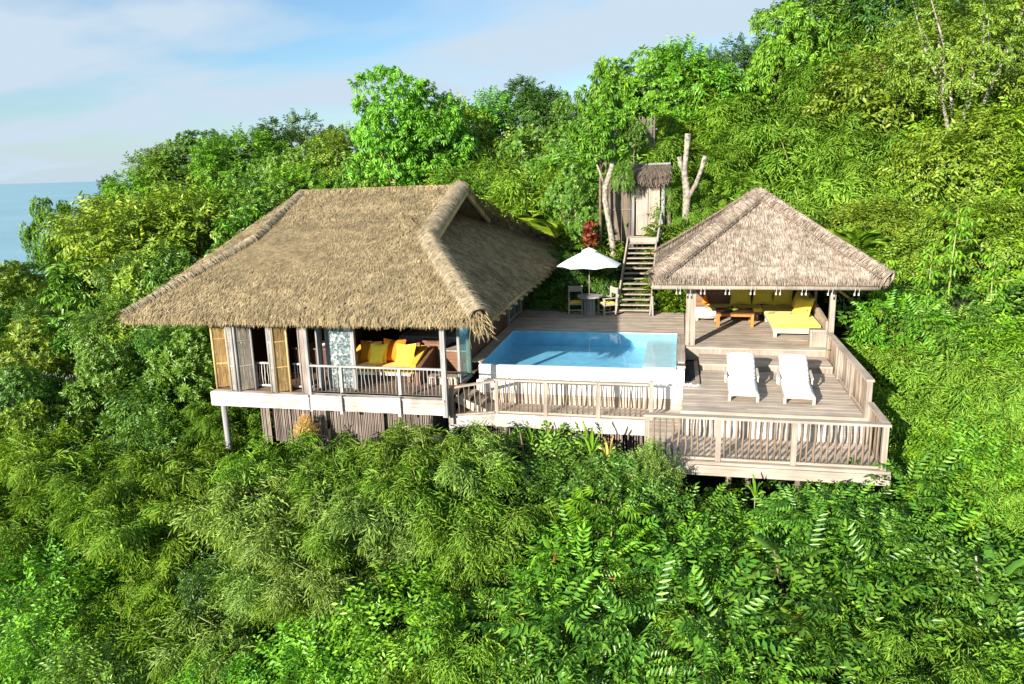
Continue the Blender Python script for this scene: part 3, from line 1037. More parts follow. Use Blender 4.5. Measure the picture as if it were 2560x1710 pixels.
vr = obj("verandah_railing", MB().box(-9.9, -6.09, 18.3, 18.36, -.437, -.395), MT["greyrail"], villa)
for px_ in (-8.98, -7.28):
    obj("railing_post", MB().box(px_ - .04, px_ + .04, 18.16, 18.215, -0.98, -.44).box(px_ - .04, px_ + .04, 18.285, 18.375, -.394, .315), MT["greyrail"], vr)
balustrade(vr, (-9.9, 18.33), (-9.03, 18.33), .365, -.42, 7, MT["greyrail"], MT["greypost"], 0.012)
balustrade(vr, (-9.02, 18.33), (-7.33, 18.33), .365, -.42, 15, MT["greyrail"], MT["greypost"], 0.012)
balustrade(vr, (-7.32, 18.33), (-6.09, 18.33), .365, -.42, 11, MT["greyrail"], MT["greypost"], 0.012)
br = obj("bath_railing", MB().box(-11.86, -11.8, 18.72, 18.78, FZ, .22), MT["fascia"], villa)
balustrade(br, (-12.5, 18.8), (-11.86, 18.8), .27, -.42, 6, MT["fascia"], MT["fascia"], 0.014)
balustrade(br, (-11.8, 18.8), (-11.0, 18.8), .27, -.42, 9, MT["fascia"], MT["fascia"], 0.014)
balustrade(br, (-10.66, 18.8), (-10.1, 18.8), .27, -.42, 7, MT["fascia"], MT["fascia"], 0.014)

# under the floor: stilts, beams, and the fence of thin sticks
for x, y, zb, r in ((-12.78, 18.42, -3.4, 0.085), (-6.05, 18.9, -3.2, 0.09), (-9.5, 20.5, -3.2, 0.09), (-12.6, 22.5, -3.0, .09)):
    obj("stilt", MB().tube([(x, y, zb), (x + .01, y, (zb - .9) / 2), (x, y, -.93)], [r * 1.1, r, r], 10, 0.03), MT["greypost"], villa, smooth=True)
obj("floor_beam", MB().box(-12.9, -6.1, 18.5, 18.62, -0.95, -.56).box(-12.9, -6.1, 20.5, 20.62, -0.95, -.56), MT["stick_dark"], villa)
mb = MB()
x = -11.85
while x < -6.6:
    h = random.uniform(-0.1, 0.06)
    yy = 18.85 + 0.12 * ((x * 0.9) % 1.6 > .8) + random.uniform(-.02, .02)
    zb = -2.1 - 0.25 * math.sin((x + 12) * .6) - (0.35 if x > -8.4 else 0) + h
    mb.tube([(x, yy, zb), (x + random.uniform(-.01, .01), yy, -.96)], [0.024, 0.022], 5, 0.1)
    x += 0.05
y = 18.9
while y < 20.4:
    mb.tube([(-6.62, y, -2.3), (-6.62, y, -.96)], [0.024, 0.022], 5, 0.1)
    y += .05
obj("stick_skirting", mb, MT["stick_dark"], villa)
# ------------------------------------------------------------------ the timber terrace
terr = thing("timber_terrace", "weathered grey timber terrace on several levels around the pool, lounge deck in front", "deck", (0, 20, -1.05))
LZ, WZ = -0.40, -1.05
obj("pool_deck", planks_x(-5.93, 0.24, 24.98, 29.2, -0.045, 0.0, 0.13), MT["deck"], terr)
obj("pool_deck", planks_x(-5.93, -5.62, 20.6, 24.97, -0.045, 0.0, 0.13), MT["deck"], terr)
obj("pool_deck", planks_x(0.27, 4.62, 22.97, 28.7, -0.045, 0.0, 0.125), MT["deck"], terr)
st = MB()
for (z, y0, y1) in ((-0.2, 21.77, 22.96),):
    p = planks_x(0.66, 4.3, y0, y1, z - .04, z, 0.13)
    st.add(p.v, p.f)
obj("step", st, MT["deck"], terr)
obj("riser", MB().box(0.27, 4.42, 22.955, 22.968, -0.4, -0.047).box(0.665, 4.3, 21.785, 21.80, -0.40, -0.243).box(0.66, .675, 21.8, 22.95, -.4, -.243), MT["post"], terr)  # darker wood than the treads: strong sun on upright faces offset in the colour
lp = planks_x(0.68, 4.32, 20.35, 21.78, LZ - .045, LZ, 0.13)
l2 = planks_x(0.17, 4.32, 18.02, 20.34, LZ - .045, LZ, 0.13)
lp.add(l2.v, l2.f)
obj("lounge_deck", lp, MT["deck"], terr)
# boards under the lounge deck, their sunlit white put into a paler wood
mb = MB()
x = 0.18
while x < 4.3:
    mb.box(x, min(x + .34, 4.32), 18.0, 18.02, WZ - .1, LZ - .047)
    x += .345
y = 18.03
while y < 20.2:
    mb.box(.172, .19, y, min(y + .33, 20.2), WZ - .1, LZ - .047)
    y += .335
obj("riser", mb, MT["fascia"], terr)
obj("edge_board", MB().box(.12, 4.4, 17.93, 18.018, LZ - .09, LZ + .004).box(4.325, 4.40, 18.02, 22.95, LZ - .09, LZ + .004), MT["rail"], terr)
lw = planks_x(-0.66, 4.44, 16.38, 17.99, WZ - .045, WZ, 0.13)
l3 = planks_x(-4.8, 0.16, 19.02, 19.99, WZ - .045, WZ, 0.125)
lw.add(l3.v, l3.f)
l4 = planks_x(-0.66, 0.16, 18.0, 19.01, WZ - .045, WZ, 0.125)
lw.add(l4.v, l4.f)
# the tapering end next to the villa corner
lw.add([(-5.98, 18.62, WZ), (-4.81, 19.02, WZ), (-4.81, 19.99, WZ), (-5.98, 19.99, WZ), (-5.98, 18.62, WZ - .045), (-4.81, 19.02, WZ - .045), (-4.81, 19.99, WZ - .045), (-5.98, 19.99, WZ - .045)],
       [(0, 1, 2, 3), (7, 6, 5, 4), (0, 4, 5, 1), (1, 5, 6, 2), (2, 6, 7, 3), (3, 7, 4, 0)])
obj("walkway", lw, MT["deck"], terr)
mb = MB()
mb.box(-.72, 4.52, 16.30, 16.375, WZ - .06, WZ + .006)
mb.box(-.72, 4.52, 16.26, 16.30, WZ - .30, WZ - .064)
mb.box(4.45, 4.52, 16.38, 18.0, WZ - .30, WZ - .064)
mb.box(-.72, -.665, 16.38, 18.95, WZ - .30, WZ - .064)
obj("edge_board", mb, MT["rail"], terr)
mb = MB()
mb.box(-4.82, -2.75, 18.95, 19.012, WZ - .36, WZ + .006)
mb.box(-2.74, -.67, 18.95, 19.012, WZ - .36, WZ + .006)
mb.box(-2.1, -.74, 18.90, 18.945, WZ - .40, WZ - .10)
mb.beam((-6.0, 18.60, WZ - .16), (-4.83, 18.99, WZ - .16), .06, .32)
obj("edge_board", mb, MT["fascia"], terr)
# steps from the villa floor down to the walkway
mb = MB()
for i, z in enumerate((-.68, -.86)):
    mb.box(-5.93 + i * .34, -5.60 + i * .34, 18.95, 19.98, z - .05, z)
mb.beam((-5.93, 18.92, -.62), (-5.1, 18.95, -1.02), .05, .2)
obj("step", mb, MT["deck"], terr)
mb = MB()
for x, y, zt in ((-.4, 17.2, -1.12), (1.3, 17.75, -1.12), (2.9, 17.75, -1.12), (4.3, 17.7, -1.12), (-.4, 17.8, -1.12), (4.2, 17.9, -1.12), (-2.8, 19.2, -1.12), (-4.6, 19.2, -1.12), (1.8, 18.2, -1.12)):
    mb.tube([(x, y, -5.5), (x, y, zt)], .07, 8, .03)
mb.box(-.6, 4.4, 16.5, 16.6, -1.3, -1.1)
mb.box(-.6, 4.4, 17.7, 17.8, -1.3, -1.1)
obj("stilt", mb, MT["stick_dark"], terr)
mb = MB()
x = -5.8
while x < -.75:
    h = random.uniform(-.12, .1)
    mb.tube([(x, 19.25 + random.uniform(-.03, .03), -2.7 + h), (x + random.uniform(-.02, .02), 19.2, -1.38 if x > -4.8 else -1.38)], [.026, .02], 5, .1)
    x += random.uniform(.05, .085)
obj("stick_skirting", mb, MT["stick_dark"], terr)

# ------------------------------------------------------------------ railings, each one a fence of its own


def fence(name, label, group=None, loc=(0, 0, 0)):
    return thing(name, label, "railing", loc, group)


def fpost(parent, x, y, z0, z1, s=.1):
    obj("post", MB().box(x - s / 2, x + s / 2, y - s / 2, y + s / 2, z0, z1), MT["post"], parent)


G = "rustic stick railings along the terrace"
f = fence("stick_railing", "rustic stick railing in front of the two sun loungers, along the lower front deck", G, (1.9, 16.4, WZ))
for x in (-.62, .95, 2.55, 4.38):
    fpost(f, x, 16.42, WZ - .2 if x > 0 else WZ - .45, -.06, .115)
obj("handrail", MB().box(-.69, .94, 16.33, 16.51, -.055, .0).box(.945, 4.47, 16.33, 16.51, -.057, -.003), MT["rail"], f)
for x0, x1, n in ((-.56, .89, 10), (1.01, 2.49, 11), (2.61, 4.32, 12)):
    balustrade(f, (x0, 16.42), (x1, 16.42), -.0, WZ + .05, n, MT["rail"], MT["stick"], .024, .06, .06, .010, top=False)
f = fence("stick_railing", "short stick railing closing the right end of the lower front deck", G, (4.4, 17.2, WZ))
obj("handrail", MB().box(4.33, 4.47, 16.515, 17.92, -.054, .0), MT["deck_y"], f)
balustrade(f, (4.4, 16.55), (4.4, 17.85), .0, WZ + .05, 9, MT["rail"], MT["stick"], .024, .06, .06, .010, top=False)
f = fence("plank_railing", "grey plank railing along the right side of the lounge deck beside the bamboo", G, (4.38, 20.5, LZ))
for y, zt in ((18.02, .47), (19.7, .47), (21.3, .47), (22.9, .47)):
    fpost(f, 4.37, y, LZ - (.65 if y < 18.5 else .1), zt, .125)
obj("handrail", MB().box(4.29, 4.46, 17.94, 23.02, .472, .53), MT["deck_y"], f)
obj("foot_rail", MB().box(4.34, 4.4, 18.1, 22.85, LZ + .04, LZ + .1), MT["deck_y"], f)
y = 18.16
while y < 22.8:
    w = random.uniform(.05, .12)
    if all(abs(y - q) > .13 for q in (19.7, 21.3)):
        dx = random.uniform(-.012, .012)
        obj("slat", MB().tube([(4.37 + dx, y, LZ + .1), (4.37 + dx, y + random.uniform(-.02, .02), .0), (4.37 + dx, y, .47)], [w / 2, w / 2 * random.uniform(.85, 1.1), w / 2], 7, .12), MT["stick"] if random.random() < .75 else MT["post"], f, smooth=True)
    y += w + random.uniform(.035, .09)
f = fence("stick_railing", "long rustic stick railing in front of the white pool wall", G, (-2.8, 19.05, WZ))
for x in (-4.78, -3.42, -2.0, -.62):
    fpost(f, x, 19.04, WZ - .08, -.12 if x < -.7 else .0, .1)
obj("handrail", MB().box(-4.84, -2.02, 18.98, 19.11, -.118, -.065).box(-2.01, -.69, 18.98, 19.11, -.116, -.062), MT["rail"], f)
for x0, x1, n in ((-4.73, -3.47, 10), (-3.37, -2.05, 9), (-1.95, -.68, 9)):
    balustrade(f, (x0, 19.04), (x1, 19.04), -.065, WZ + .05, n, MT["rail"], MT["stick"], .02, .06, .055, .011, top=False)
f = fence("stick_railing", "sloping stick railing between the villa corner post and the pool walkway", G, (-5.4, 18.85, WZ))
balustrade(f, (-5.95, 18.56), (-4.84, 18.98), (-.2, -.09), (-1.0, WZ + .05), 8, MT["rail"], MT["stick"], .017, .09, .055, .014)
fpost(f, -5.93, 18.56, WZ - .2, -.24, .1)

# ------------------------------------------------------------------ the pool
pool = thing("swimming_pool", "rectangular blue infinity pool with a white front wall between villa and gazebo", "pool", (-2.75, 22.6, 0))
PD = -.50
m_tile = mat_plain("blue_pool_tile", (0.25, 0.58, 0.77), .35, .12, 3, .4, 0)
m_tile2 = mat_plain("pale_pool_ledge", (0.62, 0.74, 0.74), .35, .1, 3, .4, 0)
mb = MB()
mb.quad((-5.55, 20.42, PD), (-.95, 20.42, PD), (-.95, 24.85, PD), (-5.55, 24.85, PD))
mb.quad((-5.55, 24.85, PD), (-.0, 24.85, PD), (-.0, 24.85, -.012), (-5.55, 24.85, -.012))
mb.quad((-5.55, 20.42, PD), (-5.55, 24.85, PD), (-5.55, 24.85, -.012), (-5.55, 20.42, -.012))
mb.quad((-5.55, 20.42, PD), (-5.55, 20.42, -.03), (-.0, 20.42, -.03), (-.0, 20.42, PD))
mb.quad((0.0, 20.42, -.17), (0.0, 20.42, -.012), (0, 24.85, -.012), (0, 24.85, -.17))
obj("basin", mb, m_tile, pool)
obj("ledge", MB().box(-.95, -.005, 21.1, 24.84, PD, -.17).box(-.95, -.005, 20.43, 21.09, PD, -.30), m_tile2, pool)
obj("front_wall", MB().box(-5.60, .22, 20.30, 20.415, -.42, -.028).box(-5.60, .70, 19.995, 20.06, -.76, -.40).box(.02, .22, 20.416, 20.6, -.42, -.035), MT["white"], pool)
obj("lower_wall", MB().box(-5.9, .165, 20.0, 20.05, -1.12, -.763), MT["deck"], pool)
obj("ledge_slab", MB().box(-5.60, .66, 20.062, 20.297, -.50, -.435), MT["white"], pool)
obj("coping", MB().box(-5.615, .02, 24.855, 24.975, -.05, .006).box(-5.615, -5.552, 20.42, 24.85, -.05, .005), MT["rail"], pool)
obj("coping", MB().box(.004, .245, 20.6, 24.85, -.08, .02), MT["deck_y"], pool)
obj("side_wall", MB().box(.15, .245, 20.62, 22.95, -.42, -.085), MT["brown_y"], pool)


def mat_pool():
    m, nt, N, L = new_mat("pool_water")
    out = N.new("ShaderNodeOutputMaterial")
    t = N.new("ShaderNodeBsdfTransparent")
    t.inputs["Color"].default_value = (0.84, 0.95, 0.985, 1)
    g = N.new("ShaderNodeBsdfGlossy")
    g.inputs["Roughness"].default_value = 0.015
    fr = N.new("ShaderNodeFresnel")
    fr.inputs["IOR"].default_value = 1.2
    ge = N.new("ShaderNodeNewGeometry")
    inv = N.new("ShaderNodeMath"); inv.operation = "SUBTRACT"; inv.inputs[0].default_value = 1.0
    L.new(ge.outputs["Backfacing"], inv.inputs[1])
    fm = N.new("ShaderNodeMath"); fm.operation = "MULTIPLY"
    L.new(fr.outputs[0], fm.inputs[0]); L.new(inv.outputs[0], fm.inputs[1])
    tc = N.new("ShaderNodeTexCoord")
    n = N.new("ShaderNodeTexNoise")
    n.inputs["Scale"].default_value = 2.2
    n.inputs["Detail"].default_value = 3
    L.new(tc.outputs["Object"], n.inputs["Vector"])
    bp = N.new("ShaderNodeBump")
    bp.inputs["Strength"].default_value = 0.10
    bp.inputs["Distance"].default_value = 0.05
    L.new(n.outputs["Fac"], bp.inputs["Height"])
    L.new(bp.outputs["Normal"], g.inputs["Normal"])
    L.new(bp.outputs["Normal"], fr.inputs["Normal"])
    mx = N.new("ShaderNodeMixShader")
    L.new(fm.outputs[0], mx.inputs[0])
    L.new(t.outputs[0], mx.inputs[1])
    L.new(g.outputs[0], mx.inputs[2])
    L.new(mx.outputs[0], out.inputs["Surface"])
    return m


obj("water", MB().quad((-5.549, 20.416, -.024), (-.001, 20.416, -.024), (-.001, 24.849, -.024), (-5.549, 24.849, -.024)), mat_pool(), pool)


def pebbles(name, label, x0, x1, y0, y1, z, n, mat, s=.028):
    mb = MB()
    for _ in range(n):
        x, y = random.uniform(x0, x1), random.uniform(y0, y1)
        r = s * random.uniform(.6, 1.4)
        pts = []
        a = random.uniform(0, 6.28)
        for (px, py, pz) in ((1, 0, 0), (-1, 0, 0), (0, 1, 0), (0, -1, 0), (0, 0, .7), (0, 0, -.7)):
            qx, qy = px * r * 1.3, py * r
            pts.append((x + qx * math.cos(a) - qy * math.sin(a), y + qx * math.sin(a) + qy * math.cos(a), z + pz * r + random.uniform(0, r)))
        mb.add(pts, [(0, 2, 4), (2, 1, 4), (1, 3, 4), (3, 0, 4), (2, 0, 5), (1, 2, 5), (3, 1, 5), (0, 3, 5)])
    o = obj(name, mb, mat, smooth=True)
    tag(o, label, "pebbles", kind="stuff")


pebbles("white_pebbles", "strip of loose white pebbles along the foot of the pool wall", -5.55, .62, 20.08, 20.28, -.42, 900, MT["pebble_w"])
pebbles("black_pebbles", "black pebbles in the drain channel right of the pool", .27, .5, 20.8, 22.9, -.43, 1100, MT["pebble_b"], .02)
dr = obj("drain_kerb", MB().box(.52, .64, 20.3, 22.9, -.5, -.4).box(.25, .515, 20.3, 22.94, -.52, -.46), MT["rail"], terr)
skim = thing("pool_skimmer_lid", "small dark lidded box with a white top on the pool corner", "skimmer", (.13, 20.72, .02))  # stands for a pool skimmer lid, no lamp
obj("case", MB().box(.02, .24, 20.62, 20.82, .021, .09), MT["black"], skim)
obj("lid", MB().box(.04, .22, 20.64, 20.80, .091, .12), MT["clip"], skim)

# ------------------------------------------------------------------ stairs up to the gate
stairs = thing("open_staircase", "steep open timber staircase climbing from the pool deck to the hillside gate", "stairs", (-1.6, 28.6, 0))
NS = 14
for i in range(NS):
    t = (i + 1) / (NS + 1)
    y, z = 27.85 + 2.4 * t, 2.66 * t
    xl, xr = -2.24 + .28 * t, -1.02 + .13 * t
    obj("tread", MB().box(xl + .03, xr - .03, y - .02, y + .25, z - .045, z), MT["post"], stairs)
for (xa, xb) in ((-2.26, -1.98), (-1.0, -.87)):
    obj("stringer", MB().beam((xa, 27.76, -.02), (xb, 30.2, 2.62), .055, .24), MT["post"], stairs)
obj("landing", planks_x(-2.02, -.86, 30.22, 31.1, 2.62, 2.66, .12), MT["deck"], stairs)
obj("landing_beam", MB().box(-2.0, -.88, 30.17, 30.215, 2.42, 2.655), MT["rail"], stairs)
obj("handrail", MB().tube([(-.90, 27.8, .0), (-.92, 27.8, .75)], .04, 7).tube([(-.84, 29.9, 2.55), (-.72, 30.95, 3.62)], [.045, .04], 8, .04), MT["greypost"], stairs)

gate = thing("entrance_gate", "bleached double door with woven side walls and a small thatched roof on the hillside", "gate", (-1.3, 31.2, 2.66))
for x0, x1 in ((-1.73, -1.27), (-1.245, -.80)):
    d = obj("door", MB().box(x0, x1, 31.12, 31.16, 2.70, 4.58), MT["door"], gate)
    obj("door_frame", MB().box(x0, x0 + .07, 31.10, 31.119, 2.70, 4.58).box(x1 - .07, x1, 31.10, 31.119, 2.70, 4.58).box(x0 + .072, x1 - .072, 31.10, 31.119, 3.50, 3.62).box(x0 + .072, x1 - .072, 31.10, 31.119, 2.70, 2.8).box(x0 + .072, x1 - .072, 31.10, 31.119, 4.48, 4.58), MT["door"], d)
obj("latch", MB().box(-1.31, -1.20, 31.06, 31.098, 3.52, 3.55), MT["black"], gate)
obj("gate_post", MB().tube([(-1.86, 31.08, 2.2), (-1.84, 31.08, 5.15)], .07, 9, .04), MT["greypost"], gate, smooth=True)
obj("gate_post", MB().tube([(-.66, 31.02, 2.2), (-.66, 31.05, 5.15)], .08, 9, .04), MT["greypost"], gate, smooth=True)
obj("lintel", MB().box(-1.80, -.72, 31.06, 31.2, 4.60, 4.70), MT["post"], gate)
wv = MB()
x = -2.85
while x < -.4:
    if x < -1.95 or x > -.56:
        wv.box(x, x + .05, 31.18 + random.uniform(0, .015), 31.2, 2.0, 5.1)
    else:
        wv.box(x, x + .05, 31.18 + random.uniform(0, .015), 31.2, 4.70, 5.1)
    x += .053
for z in (3.7, 4.4):
    wv.box(-2.85, -1.94, 31.15, 31.178, z, z + .05)
obj("woven_wall", wv, MT["gate_weave"], gate)  # the foliage shade is put into this darker weave
grng = np.random.default_rng(3)
gp = [(-2.3, 30.65, 5.1), (-.5, 30.65, 5.1), (-.5, 31.5, 5.42), (-2.3, 31.5, 5.42)]
gr = obj("roof", thatch_shell(gp, .15), MT["thatch2_base"], gate)
obj_np("straw", *join([slope_thatch(gp, 2600, grng, .4, .03), eave_fringe(gp[0], gp[1], (0, -1, 0), 900, grng, .38, .028)]), MT["gate_weave"], gr)
obj("ridge_pole", MB().tube([(-2.4, 31.45, 5.48), (-.4, 31.45, 5.50)], .045, 8), MT["greypost"], gr)
uf = MB()
for k in range(14):
    x = -1.95 + k * .065 + random.uniform(-.012, .012)
    uf.tube([(x, 33.2, 6.2), (x, 33.2, 7.35 + random.uniform(-.12, .12))], .02, 5)
uf.box(-2.0, -1.0, 33.22, 33.26, 6.9, 6.95)
o = obj("stick_screen", uf, MT["stick_dark"], loc=None)
tag(o, "small pale screen of upright sticks high above the gate roof", "fence")
# ------------------------------------------------------------------ gazebo
gz = thing("thatched_gazebo", "open gazebo with a square grey pyramid thatch above the yellow corner sofa", "gazebo", (2.45, 25.6, 0))
gx0, gx1, gy0, gy1, gze = -.72, 5.72, 22.42, 28.82, 2.17
AP = (2.45, 25.6, 4.44)
C4 = [(gx0, gy0, gze), (gx1, gy0, gze), (gx1, gy1, gze), (gx0, gy1, gze)]
rng = np.random.default_rng(8)
rmb = MB()
for i in range(4):
    t_ = thatch_shell([C4[i], C4[(i + 1) % 4], AP], .16)
    rmb.add(t_.v, t_.f)
groof = obj("roof", rmb, MT["thatch2_base"], gz)
outs = [(0, -1, 0), (1, 0, 0), (0, 1, 0), (-1, 0, 0)]
for i, (cnt, fr_) in enumerate(((14000, 3600), (3500, 1200), (2500, 600), (6500, 1600))):
    a, b = C4[i], C4[(i + 1) % 4]
    V1 = slope_thatch([a, b, AP], cnt, rng, .24, .015, .07, .11)
    V2 = eave_fringe((a[0], a[1], a[2] + .06), (b[0], b[1], b[2] + .06), outs[i], fr_, rng, .15, .016, .12, .16)
    up = lambda p: (np.array(p) * .90 + np.array(AP) * .10)
    ua, ub = up(a), up(b)
    n = fr_ // 2
    t = rng.random(n)[:, None]
    P = ua + (ub - ua) * t
    nn = np.cross(np.array(b) - np.array(a), np.array(AP) - np.array(a))
    nn /= np.linalg.norm(nn)
    dn = np.array([0, 0, -1.0]) - nn * (-nn[2])
    dn /= np.linalg.norm(dn)
    P = P + nn * .06 - dn * rng.uniform(0, .1, n)[:, None]
    V3 = strands(P, np.tile(dn, (n, 1)), np.tile(nn, (n, 1)), .34, .02, .05, .1, rng)
    obj_np("straw", *join([V1, V2, V3]), MT["thatch2"], groof)
    hp = [(C4[i][0], C4[i][1], C4[i][2] + .03), tuple((np.array(C4[i]) + np.array(AP)) / 2 + np.array([0, 0, .0])), (AP[0], AP[1], AP[2] + .02)]
    obj("hip_roll", MB().tube(hp, [.07, .11, .10], 8), MT["thatch2_base"], groof, smooth=True)
    hp = [(p[0], p[1], p[2] + .05) for p in hp]
    obj_np("straw", *roll_band(hp, .14, 4200, rng, .42, .018, 1.45), MT["thatch2"], groof)
    if i in (0, 1, 3):
        cord(hp, .40, 1, MT["thatch2_base"], groof)
        cord(hp, .40, -1, MT["thatch2_base"], groof)
obj("cap", MB().lathe((AP[0], AP[1], AP[2] - .04), [(.26, -.08), (.22, .06), (.1, .13), (.02, .15)], 12), MT["thatch2_base"], groof, smooth=True)
for k in range(4):
    a, b = [(gx0, gy0 + .05, 1.93), (gx1 - .3, gy0 + .05, 1.93), (gx1 - .3, gy1 - .1, 1.93), (gx0 + .05, gy1 - .1, 1.93)][k], [(gx1 - .3, gy0 + .05, 1.93), (gx1 - .3, gy1 - .1, 1.93), (gx0 + .05, gy1 - .1, 1.93), (gx0, gy0 + .05, 1.93)][k]
    obj("eave_beam", MB().tube([a, b], .065, 9, .03), MT["post"] if k == 0 else MT["post"], gz, smooth=True)
for k in range(17):
    x = -.05 + (k // 2) * .70 + (k % 2) * .11
    if x < gx1 - .4:
        obj("hanging_clip", MB().box(x - .018, x + .018, gy0 - .02, gy0 + .03, 1.73, 1.80).tube([(x, gy0 - .03, 1.80), (x + .02, gy0 - .05, 1.95)], .008, 5), MT["clip"], gz)
for (x, y) in ((.46, 23.3), (4.45, 23.25), (.46, 28.1), (4.45, 28.1)):
    obj("post", MB().box(x - .075, x + .075, y - .075, y + .075, .002, 2.35), MT["post"], gz)
obj("post", MB().box(4.5, 4.58, 26.55, 26.63, .002, 2.35), MT["post"], gz)
obj("back_wall", MB().box(.45, 3.4, 28.2, 28.26, 0.0, 1.5), MT["brown"], gz)
obj("side_wall", MB().add([(4.48, 24.2, .002), (4.56, 24.2, .002), (4.56, 28.15, .002), (4.48, 28.15, .002), (4.48, 24.2, .62), (4.56, 24.2, .62), (4.56, 28.15, .95), (4.48, 28.15, .95)], [(0, 3, 2, 1), (4, 5, 6, 7), (0, 1, 5, 4), (1, 2, 6, 5), (2, 3, 7, 6), (3, 0, 4, 7)]), MT["deck_y"], gz)
obj("side_board", MB().box(-.02 + .27, .36, 23.22, 23.3, .002, 2.0), MT["post"], gz)
bx = thing("timber_box", "small upright grey timber box at the foot of the gazebo's right post", "box", (4.12, 23.55, 0))
obj("body", MB().box(3.93, 4.34, 23.36, 23.78, .003, .50), MT["post"], bx)
obj("frame", MB().box(3.9, 3.96, 23.33, 23.358, .003, .53).box(4.31, 4.37, 23.33, 23.358, .003, .53).box(3.965, 4.305, 23.33, 23.358, .47, .53), MT["rail"], bx)

# yellow corner sofa: two benches
ch = thing("chaise_daybed", "long yellow chaise with white frame, its near end in the sun", "daybed", (3.68, 25.9, 0))
obj("frame", MB().box(2.97, 4.40, 24.55, 27.2, .22, .30).box(3.05, 4.32, 24.60, 24.66, .13, .219), MT["teak_pale"], ch)
obj("mattress", MB().slab(2.95, 4.41, 24.5, 28.1, .302, .44, .045), MT["lemon"], ch, smooth=True)
for x in (3.05, 4.3):
    for y in (24.62, 27.1):
        obj("leg", MB().box(x - .055, x + .055, y - .055, y + .055, .003, .219), MT["teak_pale"], ch)
bs = thing("yellow_bench", "wide yellow cushioned bench against the dark back wall of the gazebo", "bench", (2.0, 27.7, 0))
obj("frame", MB().box(1.1, 2.9, 27.3, 28.15, .20, .30), MT["brown"], bs)
obj("seat_cushion", MB().slab(1.05, 2.94, 27.22, 28.15, .302, .44, .04), MT["lemon"], bs, smooth=True)
for x in (1.2, 2.75):
    for y in (27.36, 28.05):
        obj("leg", MB().box(x - .05, x + .05, y - .05, y + .05, .003, .199), MT["teak_pale"], bs)
obj("tray", MB().box(.95, 1.25, 27.25, 27.3, .44, .52), MT["orange_wood"], bs)


def cushion(name, label, group, pos, yaw, tilt, mat, w=.62, h=.55, t=.2, roll=0.0):
    mat4 = Matrix.Rotation(yaw, 4, "Z") @ Matrix.Rotation(tilt, 4, "X") @ Matrix.Rotation(roll, 4, "Y")
    o = obj(name, MB().pillow(w, h, t, mat4), mat, smooth=True, loc=None)
    o.location = pos
    tag(o, label, "cushion", group)
    return o


GC = "yellow back cushions of the gazebo sofa"
cushion("back_cushion", "leftmost yellow cushion leaning on the gazebo's back wall, on the bench", GC, (2.22, 27.98, .76), R(2), R(-14), MT["lemon"], .76, .66, .27)
cushion("back_cushion", "middle of the three yellow cushions leaning on the gazebo's back wall", GC, (2.98, 27.95, .76), R(-3), R(-14), MT["lemon"], .72, .64, .27)
cushion("back_cushion", "yellow cushion in the shaded inner corner of the gazebo sofa", GC, (3.66, 27.9, .76), R(-8), R(-14), MT["lemon"], .70, .66, .26)
cushion("back_cushion", "farther of the two yellow cushions along the gazebo's right side, in the shade", GC, (4.12, 27.0, .78), R(-74), R(-18), MT["lemon"], .92, .66, .26)
cushion("back_cushion", "plump nearest yellow cushion on the chaise, half lit by the sun", GC, (4.08, 26.05, .76), R(-62), R(-20), MT["lemon"], .9, .66, .28)
ot = thing("round_ottoman", "low round white daybed behind the gazebo's left post", "ottoman", (1.0, 27.4, 0))
obj("seat", MB().lathe((1.0, 27.3, .2), [(.5, 0), (.55, .05), (.56, .12), (.52, .18), (.3, .20)], 28), MT["cloth"], ot, smooth=True)
obj("rim", MB().lathe((1.0, 27.3, .14), [(.53, 0), (.54, .055)], 28), MT["teak_pale"], ot)
for a in (40, 140, 220, 320):
    x, y = 1.0 + .42 * math.cos(R(a)), 27.3 + .42 * math.sin(R(a))
    obj("leg", MB().box(x - .04, x + .04, y - .04, y + .04, .003, .139), MT["teak_pale"], ot)
oc = obj("orange_cone", MB().lathe((.98, 27.95, .5), [(.14, 0), (.09, .12), (.02, .34)], 8), MT["orange"])
tag(oc, "small orange pointed ornament on the round white daybed", "ornament")

ct = thing("coffee_table", "low wooden coffee table with dark top and orange legs in the gazebo", "table", (1.9, 26.5, 0))
obj("tabletop", MB().box(1.29, 2.55, 26.02, 26.95, .455, .50), MT["dark_top"], ct)
obj("apron", MB().box(1.42, 2.42, 26.06, 26.09, .36, .453).box(1.42, 2.42, 26.88, 26.91, .36, .453), MT["orange_wood"], ct)
for x in (1.36, 2.48):
    for y in (26.1, 26.87):
        obj("leg", MB().box(x - .05, x + .05, y - .05, y + .05, .003, .453), MT["orange_wood"], ct)
bw = obj("fruit_bowl", MB().lathe((1.86, 26.45, .502), [(.08, 0), (.17, .03), (.23, .10), (.215, .10), (.15, .045), (.02, .03)], 20), MT["fruit_g"], smooth=True)
tag(bw, "shallow green bowl of fruit on the dark coffee table", "bowl")
for nm, x, y, mt_ in (("apple", 1.78, 26.42, "fruit_r"), ("mango", 1.9, 26.4, "fruit_o"), ("apple", 1.84, 26.54, "fruit_r"), ("lime", 1.97, 26.5, "fruit_g")):
    o = obj(nm, MB().lathe((x, y, .545), [(.01, 0), (.04, .012), (.055, .05), (.042, .088), (.01, .10)], 10), MT[mt_], smooth=True)
    tag(o, {"apple": "red apple in the fruit bowl on the coffee table", "mango": "orange mango in the fruit bowl on the coffee table", "lime": "green lime in the fruit bowl on the coffee table"}[nm], "fruit", "fruit in the bowl")
aw = thing("bamboo_awning_frame", "slanting bamboo pole frame sticking out at the gazebo's right side", "awning", (5.0, 25.6, .8))
for y in (24.9, 26.6):
    obj("pole", MB().tube([(4.62, y, 1.72), (5.62, y, .92)], .032, 8), MT["bamboo_pole"], aw, smooth=True)
